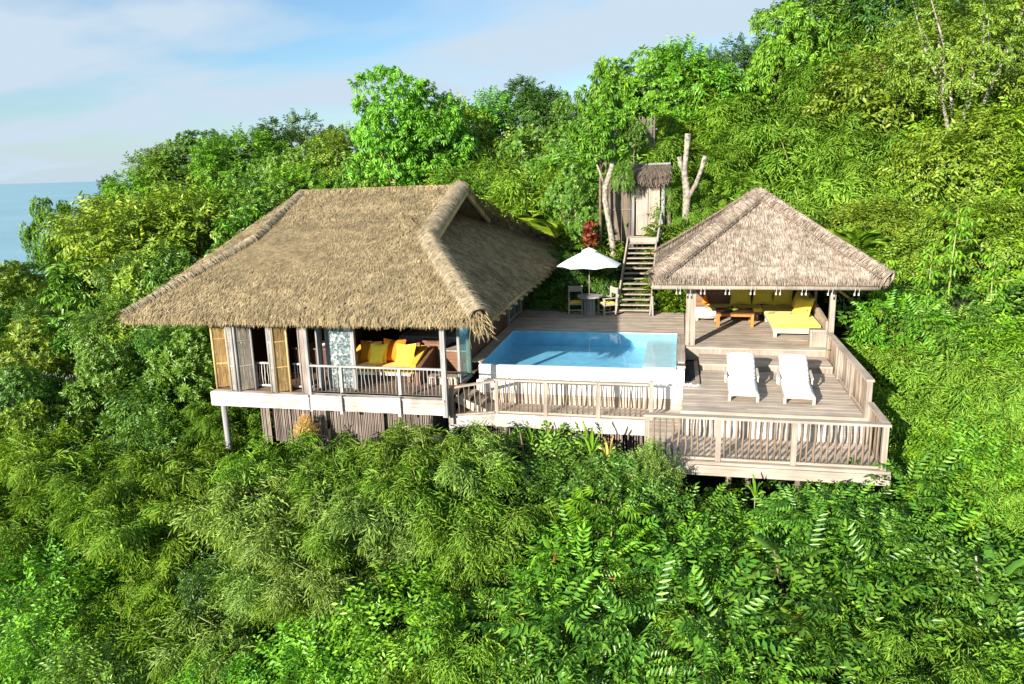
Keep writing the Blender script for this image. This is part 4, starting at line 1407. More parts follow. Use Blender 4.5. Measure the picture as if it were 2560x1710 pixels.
for t in (.05, .35, .68, .95):
    obj("crossbar", MB().tube([(4.62 + t, 24.8, 1.75 - .8 * t), (4.62 + t, 26.7, 1.75 - .8 * t)], .026, 7), MT["bamboo_pole"], aw, smooth=True)

# ------------------------------------------------------------------ sun loungers
lg = thing("sun_lounger", "white padded sun lounger on the left, nearer the pool", "sun lounger", (0, 0, 0), "white sun loungers on the lounge deck")
obj("frame", MB().box(-.37, -.31, 0, 2.0, .14, .21).box(.31, .37, 0, 2.0, .14, .21).box(-.305, .305, .02, .09, .14, .20).box(-.305, .305, 1.25, 1.32, .14, .20), MT["teak_pale"], lg)
for x in (-.34, .34):
    for y in (.06, 1.75):
        obj("leg", MB().box(x - .035, x + .035, y - .04, y + .04, .003, .139), MT["teak_pale"], lg)
    obj("armrest", MB().beam((x * 1.2, 1.1, .36), (x * 1.2, 1.7, .43), .06, .04).beam((x * 1.2, 1.15, .17), (x * 1.2, 1.15, .34), .04, .05).beam((x * 1.2, 1.62, .06), (x * 1.2, 1.62, .44), .04, .05), MT["teak_pale"], lg)
prof = [(-.04, .245), (.35, .245), (.9, .255), (1.2, .265), (1.4, .37), (1.75, .57), (2.14, .745)]
mb = MB()
nv = 36
for side, hw in ((0, .36),):
    pts = []
    for k in range(nv + 1):
        s = k / nv * (len(prof) - 1)
        i = min(int(s), len(prof) - 2)
        f_ = s - i
        y = prof[i][0] * (1 - f_) + prof[i + 1][0] * f_
        z = prof[i][1] * (1 - f_) + prof[i + 1][1] * f_
        pts.append((y, z - .016 * (k % 3 == 0)))
    rows = []
    nx = 8
    vs, fs = [], []
    for (y, z) in pts:
        e = .05 if (y < .04 or y > 2.08) else 0
        for j in range(nx + 1):
            u = -1 + 2 * j / nx
            x = (hw - e * .5) * u + .006 * math.sin(y * 9 + j)
            vs.append((x, y, z + .055 * (1 - abs(u) ** 5) - e * .4))
    m_ = len(vs)
    for (y, z) in pts:
        for j in range(nx + 1):
            u = -1 + 2 * j / nx
            vs.append(((hw - .01) * u, y, z - .03))
    for i in range(nv):
        for j in range(nx):
            a = i * (nx + 1) + j
            fs.append((a, a + 1, a + nx + 2, a + nx + 1))
            fs.append((m_ + a + nx + 1, m_ + a + nx + 2, m_ + a + 1, m_ + a))
        a = i * (nx + 1)
        fs.append((a + nx + 1, m_ + a + nx + 1, m_ + a, a))
        b = a + nx
        fs.append((b, m_ + b, m_ + b + nx + 1, b + nx + 1))
    for j in range(nx):
        fs.append((j, m_ + j, m_ + j + 1, j + 1))
        a = nv * (nx + 1) + j
        fs.append((a + 1, m_ + a + 1, m_ + a, a))
    mb.add(vs, fs)
obj("mattress", mb, MT["cloth"], lg, smooth=True)
obj("backrest", MB().beam((-.33, 1.22, .20), (-.33, 2.17, .69), .05, .05).beam((.33, 1.22, .20), (.33, 2.17, .69), .05, .05).beam((-.36, 2.17, .69), (.36, 2.17, .69), .07, .04).beam((0, 1.75, .03), (0, 1.95, .54), .04, .04), MT["teak_pale"], lg)
lg.location = (1.67, 18.84, LZ)
lg.rotation_euler = (0, 0, R(-1.5))
lg2 = dup(lg, (2.99, 18.78, LZ), R(-2.5), "white padded sun lounger on the right, nearer the plank railing")

# ------------------------------------------------------------------ parasol, table, chairs
pr = thing("parasol", "open white octagonal parasol standing in the middle of the round table", "parasol", (-3.25, 27.75, 0))
cx, cy = -3.25, 27.75
mb = MB()
n = 8
rad, za, zr = 1.22, 2.5, 1.9
vs = [(cx, cy, za)]
for ringf, zf in ((.35, .31), (.7, .66), (1.0, 1.0)):
    for k in range(n):
        a = 2 * math.pi * (k + .4) / n
        vs.append((cx + rad * ringf * math.cos(a), cy + rad * ringf * math.sin(a), za - (za - zr) * zf))
    for k in range(n):
        a = 2 * math.pi * (k + .9) / n
        q = rad * ringf * math.cos(math.pi / n)
        vs.append((cx + q * math.cos(a), cy + q * math.sin(a), za - (za - zr) * zf + .03 * ringf))
fs = []
order = [[1 + r * 16 + (k // 2) + (8 if k % 2 else 0) for k in range(16)] for r in range(3)]
for k in range(16):
    fs.append((0, order[0][k], order[0][(k + 1) % 16]))
    for r in (0, 1):
        fs.append((order[r][k], order[r + 1][k], order[r + 1][(k + 1) % 16], order[r][(k + 1) % 16]))
mb.add(vs, fs)
cp = obj("canopy", mb, MT["parasol"], pr)
md = cp.modifiers.new("thick", "SOLIDIFY"); md.thickness = .012
vt = MB()
vt.lathe((cx, cy, za - .08), [(.30, .0), (.16, .08), (.03, .13)], 8)
obj("vent_cap", vt, MT["parasol"], pr)
obj("pole", MB().tube([(cx, cy, .77), (cx, cy, 2.52)], .02, 10), MT["post"], pr, smooth=True)
for k in range(8):
    a = 2 * math.pi * (k + .4) / n
    obj("rib", MB().beam((cx + .05 * math.cos(a), cy + .05 * math.sin(a), za - .09), (cx + 1.19 * math.cos(a), cy + 1.19 * math.sin(a), zr - .015), .02, .025), MT["orange_wood"], pr)
tb = thing("garden_table", "round weathered table on a thick tree-stump base under the parasol", "table", (cx, cy, 0))
top = MB()
vs = []
for z in (.70, .76):
    for k in range(22):
        a = 2 * math.pi * k / 22
        r = .48 * (1 + .07 * math.sin(3 * a + 1) + .03 * math.sin(7 * a))
        vs.append((cx + r * math.cos(a), cy + r * math.sin(a), z))
top.add(vs, [tuple(range(21, -1, -1)), tuple(range(22, 44))] + [(k, (k + 1) % 22, 22 + (k + 1) % 22, 22 + k) for k in range(22)])
obj("tabletop", top, MT["greyrail"], tb)
sm = MB()
for k in range(11):
    a = 2 * math.pi * k / 11
    sm.tube([(cx + .17 * math.cos(a), cy + .17 * math.sin(a), 0.003), (cx + .16 * math.cos(a), cy + .16 * math.sin(a), .699)], .058, 6, .12)
sm.tube([(cx, cy, .004), (cx, cy, .698)], .15, 10)
obj("stump", sm, MT["greypost"], tb)
cr_ = thing("garden_chair", "grey timber chair left of the round table, yellow seat cushion, facing the pool", "chair", (0, 0, 0), "chairs at the parasol table")
for x in (-.25, .25):
    obj("leg", MB().box(x - .028, x + .028, -.27, -.215, .003, .62), MT["teak_pale"], cr_)
    obj("leg", MB().beam((x, .25, .003), (x, .30, 1.02), .05, .055, (0, 1, 0)), MT["teak_pale"], cr_)
    obj("armrest", MB().box(x - .035, x + .035, -.29, .25, .621, .655), MT["teak_pale"], cr_)
obj("seat_frame", MB().box(-.25, .25, -.25, .25, .355, .405), MT["teak_pale"], cr_)
obj("seat_cushion", MB().slab(-.235, .235, -.26, .23, .406, .475, .025), MT["yellow"], cr_, smooth=True)
obj("backrest", MB().beam((-.222, .285, .90), (.222, .285, .90), .03, .22), MT["teak_pale"], cr_)
obj("stretcher", MB().beam((-.222, -.24, .16), (.222, -.24, .16), .03, .035).beam((-.25, -.21, .12), (-.25, .24, .12), .03, .035).beam((.25, -.21, .12), (.25, .24, .12), .03, .035), MT["teak_pale"], cr_)
cr_.location = (-3.83, 28.16, 0)
cr_.rotation_euler = (0, 0, R(8))
dup(cr_, (-2.62, 28.06, 0), R(-58), "grey timber chair right of the round table, turned sideways beside the stairs")

# ------------------------------------------------------------------ inside the verandah
sf = thing("verandah_sofa", "yellow upholstered sofa with brown timber side board on the open verandah", "sofa", (-8.4, 20.4, FZ))
obj("base", MB().box(-9.32, -7.52, 19.78, 20.7, FZ + .2, FZ + .30), MT["fascia"], sf)
obj("seat_cushion", MB().slab(-9.32, -8.44, 19.72, 20.75, FZ + .302, FZ + .47, .05), MT["gold"], sf, smooth=True)
obj("seat_cushion", MB().slab(-8.43, -7.53, 19.72, 20.75, FZ + .302, FZ + .47, .05), MT["gold"], sf, smooth=True)
obj("arm", MB().add([(-9.5, 19.75, FZ + .3), (-9.34, 19.75, FZ + .3), (-9.34, 20.8, FZ + .3), (-9.5, 20.8, FZ + .3), (-9.5, 19.75, FZ + .56), (-9.34, 19.75, FZ + .54), (-9.34, 20.8, FZ + .84), (-9.5, 20.8, FZ + .86)], [(0, 3, 2, 1), (4, 5, 6, 7), (0, 1, 5, 4), (1, 2, 6, 5), (2, 3, 7, 6), (3, 0, 4, 7)]), MT["gold"], sf)
obj("arm", MB().add([(-7.52, 19.75, FZ + .3), (-7.34, 19.75, FZ + .3), (-7.34, 20.85, FZ + .3), (-7.52, 20.85, FZ + .3), (-7.52, 19.75, FZ + .56), (-7.34, 19.75, FZ + .54), (-7.34, 20.85, FZ + .86), (-7.52, 20.85, FZ + .88)], [(0, 3, 2, 1), (4, 5, 6, 7), (0, 1, 5, 4), (1, 2, 6, 5), (2, 3, 7, 6), (3, 0, 4, 7)]), MT["gold"], sf)
obj("backrest", MB().slab(-9.33, -7.53, 20.76, 20.95, FZ + .3, FZ + .85, .06), MT["gold"], sf, smooth=True)
obj("side_board", MB().add([(-7.33, 19.55, FZ + .003), (-7.17, 19.55, FZ + .003), (-7.17, 21.15, FZ + .003), (-7.33, 21.15, FZ + .003), (-7.33, 19.55, FZ + .46), (-7.17, 19.55, FZ + .46), (-7.17, 21.15, FZ + .80), (-7.33, 21.15, FZ + .80)], [(0, 3, 2, 1), (4, 5, 6, 7), (0, 1, 5, 4), (1, 2, 6, 5), (2, 3, 7, 6), (3, 0, 4, 7)]).box(-7.6, -7.0, 21.16, 21.32, FZ + .003, FZ + .98).box(-9.5, -7.61, 20.97, 21.05, FZ + .1, FZ + .92), MT["brown"], sf)
for x in (-9.42, -7.6):
    obj("leg", MB().box(x - .05, x + .05, 19.82, 19.92, FZ + .003, FZ + .199), MT["brown"], sf)
GS = "bright cushions on the verandah sofa"
cushion("scatter_cushion", "amber cushion at the left end of the verandah sofa", GS, (-9.0, 20.45, FZ + .74), R(10), R(-22), MT["amber"], .66, .66, .24, R(4))
cushion("scatter_cushion", "lemon yellow cushion leaning in front of the amber one on the verandah sofa", GS, (-8.66, 20.25, FZ + .73), R(-6), R(-26), MT["yellow"], .6, .62, .22, R(-3))
cushion("scatter_cushion", "deep orange cushion in the middle of the verandah sofa", GS, (-8.24, 20.42, FZ + .80), R(4), R(-20), MT["orange"], .7, .7, .24, R(3))
cushion("scatter_cushion", "large square yellow cushion at the right end of the verandah sofa", GS, (-7.80, 20.22, FZ + .75), R(-10), R(-24), MT["yellow"], .66, .64, .24, R(-4))
bd = thing("timber_bed", "pale covered bed standing in the dark room behind the verandah sofa", "bed", (-7.6, 23.6, FZ))
obj("frame", MB().box(-8.9, -6.5, 22.7, 24.6, FZ + .28, FZ + .42), MT["teak_pale"], bd)
obj("mattress", MB().slab(-8.95, -6.45, 22.62, 24.6, FZ + .422, FZ + .74, .07), MT["bedding"], bd, smooth=True)
for x in (-8.7, -7.7, -6.7):
    obj("leg", MB().box(x - .06, x + .06, 22.75, 22.87, FZ + .003, FZ + .279), MT["teak_pale"], bd)
cb = thing("brown_cabinet", "low brown timber cabinet beside the pool-side glass door", "cabinet", (-6.5, 21.6, FZ))
obj("body", MB().box(-6.95, -6.12, 21.2, 22.2, FZ + .003, FZ + .62), MT["brown"], cb)
obj("top", MB().box(-6.98, -6.09, 21.17, 22.2, FZ + .622, FZ + .66), MT["fascia"], cb)
sb = thing("step_bench", "slatted timber step inside the verandah corner by the glass door", "step", (-6.5, 20, FZ))
mb = MB()
for k in range(6):
    mb.box(-6.95 + k * .15, -6.85 + k * .15, 19.72, 20.3, FZ + .003, FZ + .2)
obj("slats", mb, MT["deck"], sb)
obj("top", MB().box(-6.98, -6.12, 19.68, 20.3, FZ + .202, FZ + .235), MT["deck"], sb)
vn = thing("bathroom_counter", "dark timber counter with a white basin behind the bamboo shutters", "counter", (-10.9, 21, FZ))
obj("body", MB().box(-11.6, -10.1, 20.6, 21.4, FZ + .003, FZ + .72), MT["brown_y"], vn)
obj("top", MB().box(-11.65, -10.08, 20.55, 21.4, FZ + .722, FZ + .77), MT["brown"], vn)
obj("basin", MB().lathe((-10.75, 20.85, FZ + .772), [(.12, 0), (.21, .06), (.23, .13), (.2, .13), (.1, .03)], 18), MT["white"], vn, smooth=True)
oc = thing("orange_chair", "orange padded chair in the room behind the bamboo shutters", "chair", (-10.7, 21.8, FZ))
obj("seat", MB().slab(-11.0, -10.4, 21.45, 22.0, FZ + .86, FZ + 1.0, .05), MT["orange"], oc, smooth=True)
obj("backrest", MB().pillow(.6, .6, .16, Matrix.Translation((-10.7, 22.02, FZ + 1.3))), MT["orange"], oc, smooth=True)
obj("leg", MB().box(-10.95, -10.45, 21.5, 21.95, FZ + .775, FZ + .858), MT["white"], oc)
# ------------------------------------------------------------------ leaves, twigs and crowns
prng = np.random.default_rng(21)


def nrmz(a):
    return a / np.maximum(np.linalg.norm(a, axis=-1, keepdims=True), 1e-9)


LEAF4 = (np.array([(0, 0, 0), (-.5, .42, .10), (0, 1, -.14), (.5, .42, .10)]), np.array([(0, 3, 2), (0, 2, 1)]))
LEAF6 = (np.array([(0, 0, 0), (-.45, .3, .10), (.45, .3, .10), (-.42, .66, .02), (.42, .66, .02), (0, 1, -.20), (0, .3, 0.0), (0, .66, -.08)]),
         np.array([(0, 2, 6), (0, 6, 1), (6, 2, 4), (6, 4, 7), (1, 6, 7), (1, 7, 3), (7, 4, 5), (3, 7, 5)]))


def frames(Y, Nn):
    Y = nrmz(Y)
    X = nrmz(np.cross(Y, Nn))
    Z = np.cross(X, Y)
    return X, Y, Z


def scatter(tmpl, P, Y, Nn, s, sx=1.0, sz=1.0):
    """copies of a template (V,F) at frames; returns V,F"""
    TV, TF = tmpl
    X, Y, Z = frames(Y, Nn)
    s = np.broadcast_to(np.asarray(s, float), (len(P),))[:, None, None]
    V = P[:, None, :] + s * (TV[None, :, 0:1] * sx * X[:, None, :] + TV[None, :, 1:2] * Y[:, None, :] + TV[None, :, 2:3] * sz * Z[:, None, :])
    F = TF[None] + (np.arange(len(P)) * len(TV))[:, None, None]
    return V.reshape(-1, 3), F.reshape(-1, 3)


def leaves(pos, axis, nrm, L, W, tmpl=LEAF4):
    pos, axis, nrm = np.array(pos, float), np.array(axis, float), np.array(nrm, float)
    L = np.broadcast_to(np.asarray(L, float), (len(pos),))
    Vs, Fs, o = [], [], 0
    X, Y, Z = frames(axis, nrm)
    TV, TF = tmpl
    W = np.broadcast_to(np.asarray(W, float), (len(pos),))
    V = pos[:, None] + TV[None, :, 0:1] * X[:, None] * W[:, None, None] + TV[None, :, 1:2] * Y[:, None] * L[:, None, None] + TV[None, :, 2:3] * Z[:, None] * L[:, None, None]
    F = TF[None] + (np.arange(len(pos)) * len(TV))[:, None, None]
    return V.reshape(-1, 3), F.reshape(-1, 3)


def t_bamboo(rg, n=9):
    p, a, q = [], [], []
    for i in range(n):
        t = i / (n - 1)
        sd = 1 if i % 2 else -1
        p.append((0.02 * sd, .34 * t, -.07 * t * t))
        an = R(rg.uniform(20, 60)) * sd * (1 - .75 * (i == n - 1))
        a.append((math.sin(an), math.cos(an), -rg.uniform(.15, .8)))
        q.append((rg.uniform(-.4, .4), .3, 1))
    return leaves(p, a, q, rg.uniform(.12, .19, n), rg.uniform(.017, .026, n))


def t_pinnate(rg, n=7):
    p, a, q = [], [], []
    for i in range(n):
        t = (i + .6) / n
        for sd in (-1, 1):
            p.append((0, .58 * t, -.16 * t * t))
            a.append((sd, .35 + .3 * t, -.25 - .35 * rg.random()))
            q.append((sd * .35, .1, 1))
    p.append((0, .58, -.16)); a.append((0, 1, -.7)); q.append((0, .5, 1))
    return leaves(p, a, q, rg.uniform(.15, .2, len(p)), rg.uniform(.055, .07, len(p)))


def t_umbrella(rg, n=8):
    p, a, q = [], [], []
    a0 = rg.uniform(0, 6)
    for i in range(n):
        g = a0 + 2 * math.pi * i / n
        p.append((.02 * math.cos(g), .02 * math.sin(g), 0))
        a.append((math.cos(g), math.sin(g), -rg.uniform(.35, 1.1)))
        q.append((.7 * math.cos(g), .7 * math.sin(g), 1))
    return leaves(p, a, q, rg.uniform(.2, .28, n), rg.uniform(.065, .085, n), LEAF6)


def t_rosette(rg, n=7, L=.19, W=.075):
    p, a, q = [], [], []
    a0 = rg.uniform(0, 6)
    for i in range(n):
        g = a0 + 2 * math.pi * i / n
        p.append((.02 * math.cos(g), .05 * rg.random(), .02 * math.sin(g)))
        a.append((math.cos(g), .55 + .4 * rg.random(), math.sin(g)))
        q.append((-.6 * math.cos(g), 1, -.6 * math.sin(g)))
    return leaves(p, a, q, rg.uniform(.75, 1.2, n) * L, rg.uniform(.8, 1.15, n) * W)


def t_twig(rg, n=7, L=.14, W=.06):
    p, a, q = [], [], []
    for i in range(n):
        t = i / (n - 1)
        sd = 1 if i % 2 else -1
        p.append((0, .3 * t, -.05 * t))
        a.append((sd * rg.uniform(.6, 1.1), .6, -rg.uniform(.1, .7)))
        q.append((rg.uniform(-.3, .3), .2, 1))
    return leaves(p, a, q, rg.uniform(.75, 1.25, n) * L, rg.uniform(.8, 1.2, n) * W)


def t_palm(rg, n=24):
    p, a, q = [], [], []
    for i in range(n):
        t = (i + 1) / n
        for sd in (-1, 1):
            p.append((0, 1.25 * t - .25 * t * t, .35 * t - .75 * t * t))
            a.append((sd, .55 + .7 * t, -.25 - .35 * t))
            q.append((sd * .2, .4, 1))
    k = len(p)
    tt = np.repeat((np.arange(n) + 1) / n, 2)
    return leaves(p, a, q, (.42 * np.sin(np.clip(tt * 2.6 + .35, 0, 3.0)) + .06), .030)


def t_fan(rg, n=11):
    p, a, q = [], [], []
    for i in range(n):
        g = R(-115 + 230 * i / (n - 1))
        p.append((0, 0, 0))
        a.append((math.sin(g), math.cos(g), -.25 - .25 * abs(math.sin(g))))
        q.append((0, 0, 1))
    return leaves(p, a, q, rg.uniform(.28, .36, n), .042)


def t_banana(rg):
    """one big paddle leaf with torn edges"""
    vs, fs = [], []
    n = 9
    for i in range(n + 1):
        t = i / n
        w = .12 * math.sin(math.pi * min(1, .06 + t * .92)) ** .65
        y, z = t * 1.0 - .1 * t * t, .16 * t - .42 * t * t
        e = rg.uniform(.85, 1.05)
        vs += [(-w * e, y - .05, z - .035 + rg.uniform(-.02, .02)), (0, y, z), (w * rg.uniform(.85, 1.05), y - .05, z - .035 + rg.uniform(-.02, .02))]
    for i in range(n):
        a = 3 * i
        for k in (0, 1):
            fs += [(a + k, a + k + 1, a + k + 4), (a + k, a + k + 4, a + k + 3)]
    return np.array(vs), np.array(fs)


def scat_mix(tmpls, P, Y, Nn, s):
    parts = []
    n = len(P)
    which = prng.integers(0, len(tmpls), n)
    s = np.broadcast_to(np.asarray(s, float), (n,))
    for k, t in enumerate(tmpls):
        m = which == k
        if m.any():
            parts.append(scatter(t, P[m], Y[m], Nn[m], s[m]))
    return join(parts)


def unit(n):
    return nrmz(prng.normal(size=(n, 3)))


def crown_lumps(rad, zc, nl, lr, nc, tmpls, cs=1.0, droop=.25, zmin=-.45, fill=.25):
    """clumps of twigs set over an uneven ellipsoid; dark gaps stay between the clumps"""
    rad = np.array(rad, float)
    D = []
    while len(D) < nl:
        d = unit(1)[0]
        if d[2] > zmin:
            if all(np.dot(d, e) < .93 for e in D) or prng.random() < .25:
                D.append(d)
    Ps, Ys, Ns = [], [], []
    for d in D:
        c = d * rad * prng.uniform(.58, 1.0)
        r = lr * prng.uniform(.65, 1.3)
        n = int(nc * prng.uniform(.7, 1.3))
        v = unit(n)
        flip = (v @ d) < -.25
        v[flip] *= -1
        p = c + v * r * (prng.uniform(.45, 1.05, n) ** .6)[:, None] * np.array([1, 1, .78])
        o = nrmz(.5 * d + .75 * v + .25 * unit(n))
        Y = o + np.array([0, 0, -droop]) + .35 * unit(n)
        Nn = .95 * o + np.array([0, 0, .4]) + .4 * unit(n)
        Ps.append(p); Ys.append(Y); Ns.append(Nn)
    if fill:
        n = int(nl * nc * fill)
        v = unit(n)
        p = v * rad * (prng.random(n) ** (1 / 3) * .8)[:, None]
        Ps.append(p); Ys.append(v + .4 * unit(n)); Ns.append(v * .4 + np.array([0, 0, .8]) + .3 * unit(n))
    P = np.concatenate(Ps) + np.array([0, 0, zc])
    return scat_mix(tmpls, P, np.concatenate(Ys), np.concatenate(Ns), cs * prng.uniform(.75, 1.25, len(P)))


def crown_bamboo(H, reach, na, per, tmpls, cs=1.0, t0=.3):
    """arching canes carrying drooping feathery sprays"""
    Ps, Ys, Ns, stems = [], [], [], []
    for i in range(na):
        az = 2 * math.pi * (i + prng.random() * .8) / na * 2.4
        h = H * prng.uniform(.62, 1.03)
        rch = reach * prng.uniform(.35, 1.1)
        b = np.array([prng.normal() * .16 * reach, prng.normal() * .16 * reach, 0])
        u = np.array([math.cos(az), math.sin(az), 0])
        f = lambda t: b + u * rch * t ** 1.7 + np.array([0, 0, 1]) * h * (1.28 * t - .42 * t ** 3.2) / .98
        stems.append([f(t) for t in (0, .25, .5, .7, .85)])
        t = t0 + (1.02 - t0) * prng.random(per) ** .8
        p = np.array([f(k) for k in t])
        tg = nrmz(np.array([f(k + .02) - f(k - .02) for k in t]))
        rd = unit(per)
        rd[:, 2] *= .5
        off = .25 * reach * (1.05 - .55 * t)[:, None] * prng.random(per)[:, None]
        p = p + rd * off + np.array([0, 0, -.18]) * prng.random(per)[:, None]
        Y = nrmz(.55 * u + .8 * rd + .35 * tg) + np.array([0, 0, -.45]) + .2 * unit(per)
        Ps.append(p); Ys.append(Y); Ns.append(np.array([0, 0, .35]) + .8 * rd + .6 * u + .55 * unit(per))
    P = np.concatenate(Ps)
    V = scat_mix(tmpls, P, np.concatenate(Ys), np.concatenate(Ns), cs * prng.uniform(.7, 1.3, len(P)))
    return V, stems


def stems_mb(lines, r0, r1, deep=3.0):
    mb = MB()
    for pts in lines:
        n = len(pts)
        rad = [r0 + (r1 - r0) * i / (n - 1) for i in range(n)]
        p0 = np.array(pts[0], float)
        mb.tube([tuple(p0 - np.array([0, 0, deep]))] + [tuple(p) for p in pts], [r0 * 1.1] + rad, 6, .05)
    return mb


PROTO = {}


def proto(kind, H, V, trunk_mb, leafmat, trunkmat, name, cat):
    PROTO.setdefault(kind, []).append(dict(H=H, crown=np_mesh("crown", V[0], V[1]), trunk=None, tmb=trunk_mb, lm=leafmat, tm=trunkmat, name=name, cat=cat))
    d = PROTO[kind][-1]
    d["H"] = float(np.percentile(V[0][:, 2], 99.6))
    d["crown"].materials.append(MT[leafmat])
    if trunk_mb is not None:
        me = bpy.data.meshes.new("trunk")
        me.from_pydata(trunk_mb.v, [], trunk_mb.f)
        me.polygons.foreach_set("use_smooth", [True] * len(me.polygons))
        me.update()
        me.materials.append(MT[trunkmat])
        d["trunk"] = me


def limbs(H, zc, rad, n=6):
    L_ = []
    fork = max(.25 * H, zc - rad[2] * .9)
    top = (random.uniform(-.1, .1) * rad[0], random.uniform(-.1, .1) * rad[1], fork)
    L_.append([(0, 0, 0), (random.uniform(-.1, .1), random.uniform(-.1, .1), fork * .5), top])
    return top, L_


def tree_trunk(H, zc, rad, r=.1, deep=3.5, n=7):
    mb = MB()
    fork = max(.18 * H, zc - rad[2] * .8)
    j = lambda s: random.uniform(-s, s)
    mid = (j(.12), j(.12), fork * .5)
    top = (j(.15), j(.15), fork)
    mb.tube([(j(.1), j(.1), -deep), (0, 0, 0), mid, top], [r * 1.25, r * 1.1, r, r * .85], 8, .05)
    for k in range(n):
        a = 2 * math.pi * (k + random.random() * .6) / n
        e = (rad[0] * .7 * math.cos(a), rad[1] * .7 * math.sin(a), zc + rad[2] * random.uniform(-.1, .75))
        m = ((top[0] + e[0]) * .45 + j(.1), (top[1] + e[1]) * .45 + j(.1), top[2] + (e[2] - top[2]) * .6)
        mb.tube([top, m, e], [r * .55, r * .36, r * .14], 6, .05)
    return mb


def build_protos():
    rg = prng
    tb = [t_bamboo(rg) for _ in range(5)]
    for v in range(3):
        V, st = crown_bamboo(3.0, 1.5, 24, 74, tb, 1.05)
        proto("bamboo", 3.0, V, stems_mb(st[:14], .02, .008), "bamboo_leaf", "cane", "bamboo_clump", "bamboo")
    for v in range(2):
        V, st = crown_bamboo(6.0, 2.2, 26, 84, tb, 1.9, .2)
        proto("bamboo_tall", 6.0, V, stems_mb(st[:16], .04, .012), "bamboo_leaf", "cane", "bamboo_clump", "bamboo")
    for v in range(3):
        Hh, Ps, Ys, Ns, st = 8.0, [], [], [], []
        for b in range(58):
            t = random.uniform(.05, 1.0) ** .85
            az = random.uniform(0, 6.283)
            Lb = 1.75 * (1 - .8 * t) * random.uniform(.6, 1.2)
            u = np.array([math.cos(az), math.sin(az), 0])
            k = int(24 + 46 * Lb)
            s_ = .2 + .8 * prng.random(k) ** .8
            rd = unit(k)
            p = u * (Lb * s_)[:, None] + np.array([0, 0, 1.0]) * (Hh * t + .5 * s_ * Lb - .38 * Lb * s_ ** 2)[:, None] + rd * (.13 + .14 * Lb)
            Ps.append(p); Ys.append(nrmz(.7 * u + .6 * rd) + np.array([0, 0, -.4])); Ns.append(np.array([0, 0, .5]) + .7 * u + .6 * rd + .35 * unit(k))
        P = np.concatenate(Ps)
        V = scat_mix(tb, P, np.concatenate(Ys), np.concatenate(Ns), 1.75 * prng.uniform(.7, 1.3, len(P)))
        lines = [[(.2 * math.cos(k), .2 * math.sin(k), 0), (.12 * math.cos(k), .12 * math.sin(k), 4), (.05 * math.cos(k), .05 * math.sin(k), 7.6)] for k in range(5)]
        proto("plume", 8.0, V, stems_mb(lines, .045, .012), "bamboo_leaf", "cane", "bamboo_clump", "bamboo")
    tr = [t_rosette(rg) for _ in range(5)]
    tw = [t_twig(rg) for _ in range(5)]
    for v in range(3):
        rad = (1.75, 1.75, 1.9)
        V = crown_lumps(rad, 2.5, 26, .66, 40, tr, 1.15, fill=.1)
        proto("broad", 4.6, V, tree_trunk(4.6, 2.5, rad, .09), "broad_leaf", "bark_d", "broadleaf_tree", "tree")
    for v in range(2):
        rad = (1.7, 1.7, 1.75)
        V = crown_lumps(rad, 2.3, 30, .56, 46, tw, 1.05, fill=.1)
        proto("small", 4.3, V, tree_trunk(4.3, 2.3, rad, .08), "olive_leaf", "bark_d", "small_leaved_tree", "tree")
    tq = [t_twig(rg, 8, .17, .055) for _ in range(4)]
    for v in range(2):
        rad = (1.9, 1.9, 2.1)
        V = crown_lumps(rad, 2.7, 34, .58, 42, tq, 1.1, .4, -.6, .15)
        proto("dense", 5.0, V, tree_trunk(5.0, 2.7, rad, .13), "dark_leaf", "bark_d", "round_tree", "tree")
    tu = [t_umbrella(rg) for _ in range(5)]
    for v in range(3):
        rad = (1.55, 1.55, 2.1)
        V = crown_lumps(rad, 2.7, 30, .52, 12, tu, 1.4, .1, -.5, .15)
        proto("umbrella", 5.1, V, tree_trunk(5.1, 2.7, rad, .08), "fresh_leaf", "bark_d", "umbrella_tree", "tree")
    for v in range(2):
        rad = (2.5, 2.5, 3.5)
        V = crown_lumps(rad, 4.6, 52, .72, 22, tu, 1.15, .1, -.55, .12)
        proto("umbrella_tall", 8.6, V, tree_trunk(8.6, 4.6, rad, .12), "fresh_leaf", "bark_d", "umbrella_tree", "tree")
        rad = (3.0, 3.0, 3.0)
        V = crown_lumps(rad, 4.2, 50, .8, 48, tr, 1.1, fill=.08)
        proto("broad_tall", 7.6, V, tree_trunk(7.6, 4.2, rad, .13), "broad_leaf", "bark_d", "broadleaf_tree", "tree")
    tp = [t_pinnate(rg) for _ in range(5)]
    for v in range(3):
        rad = (1.3, 1.3, 1.0)
        V = crown_lumps(rad, 1.3, 20, .42, 11, tp, 1.0, .35, -.3, .15)
        proto("pinnate", 2.5, V, tree_trunk(2.5, 1.3, rad, .04, 3, 9), "shiny_leaf", "bark_d", "feather_leaved_shrub", "shrub")
    ts = [t_twig(rg, 7, .12, .05) for _ in range(5)]
    for v in range(3):
        rad = (1.3, 1.3, 1.0)
        V = crown_lumps(rad, 1.25, 22, .46, 40, ts, 1.05, .3, -.3, .12)
        proto("shrub", 2.4, V, tree_trunk(2.4, 1.25, rad, .035, 3, 9), "broad_leaf", "bark_d", "leafy_shrub", "shrub")
    tpm = [t_palm(rg) for _ in range(3)]
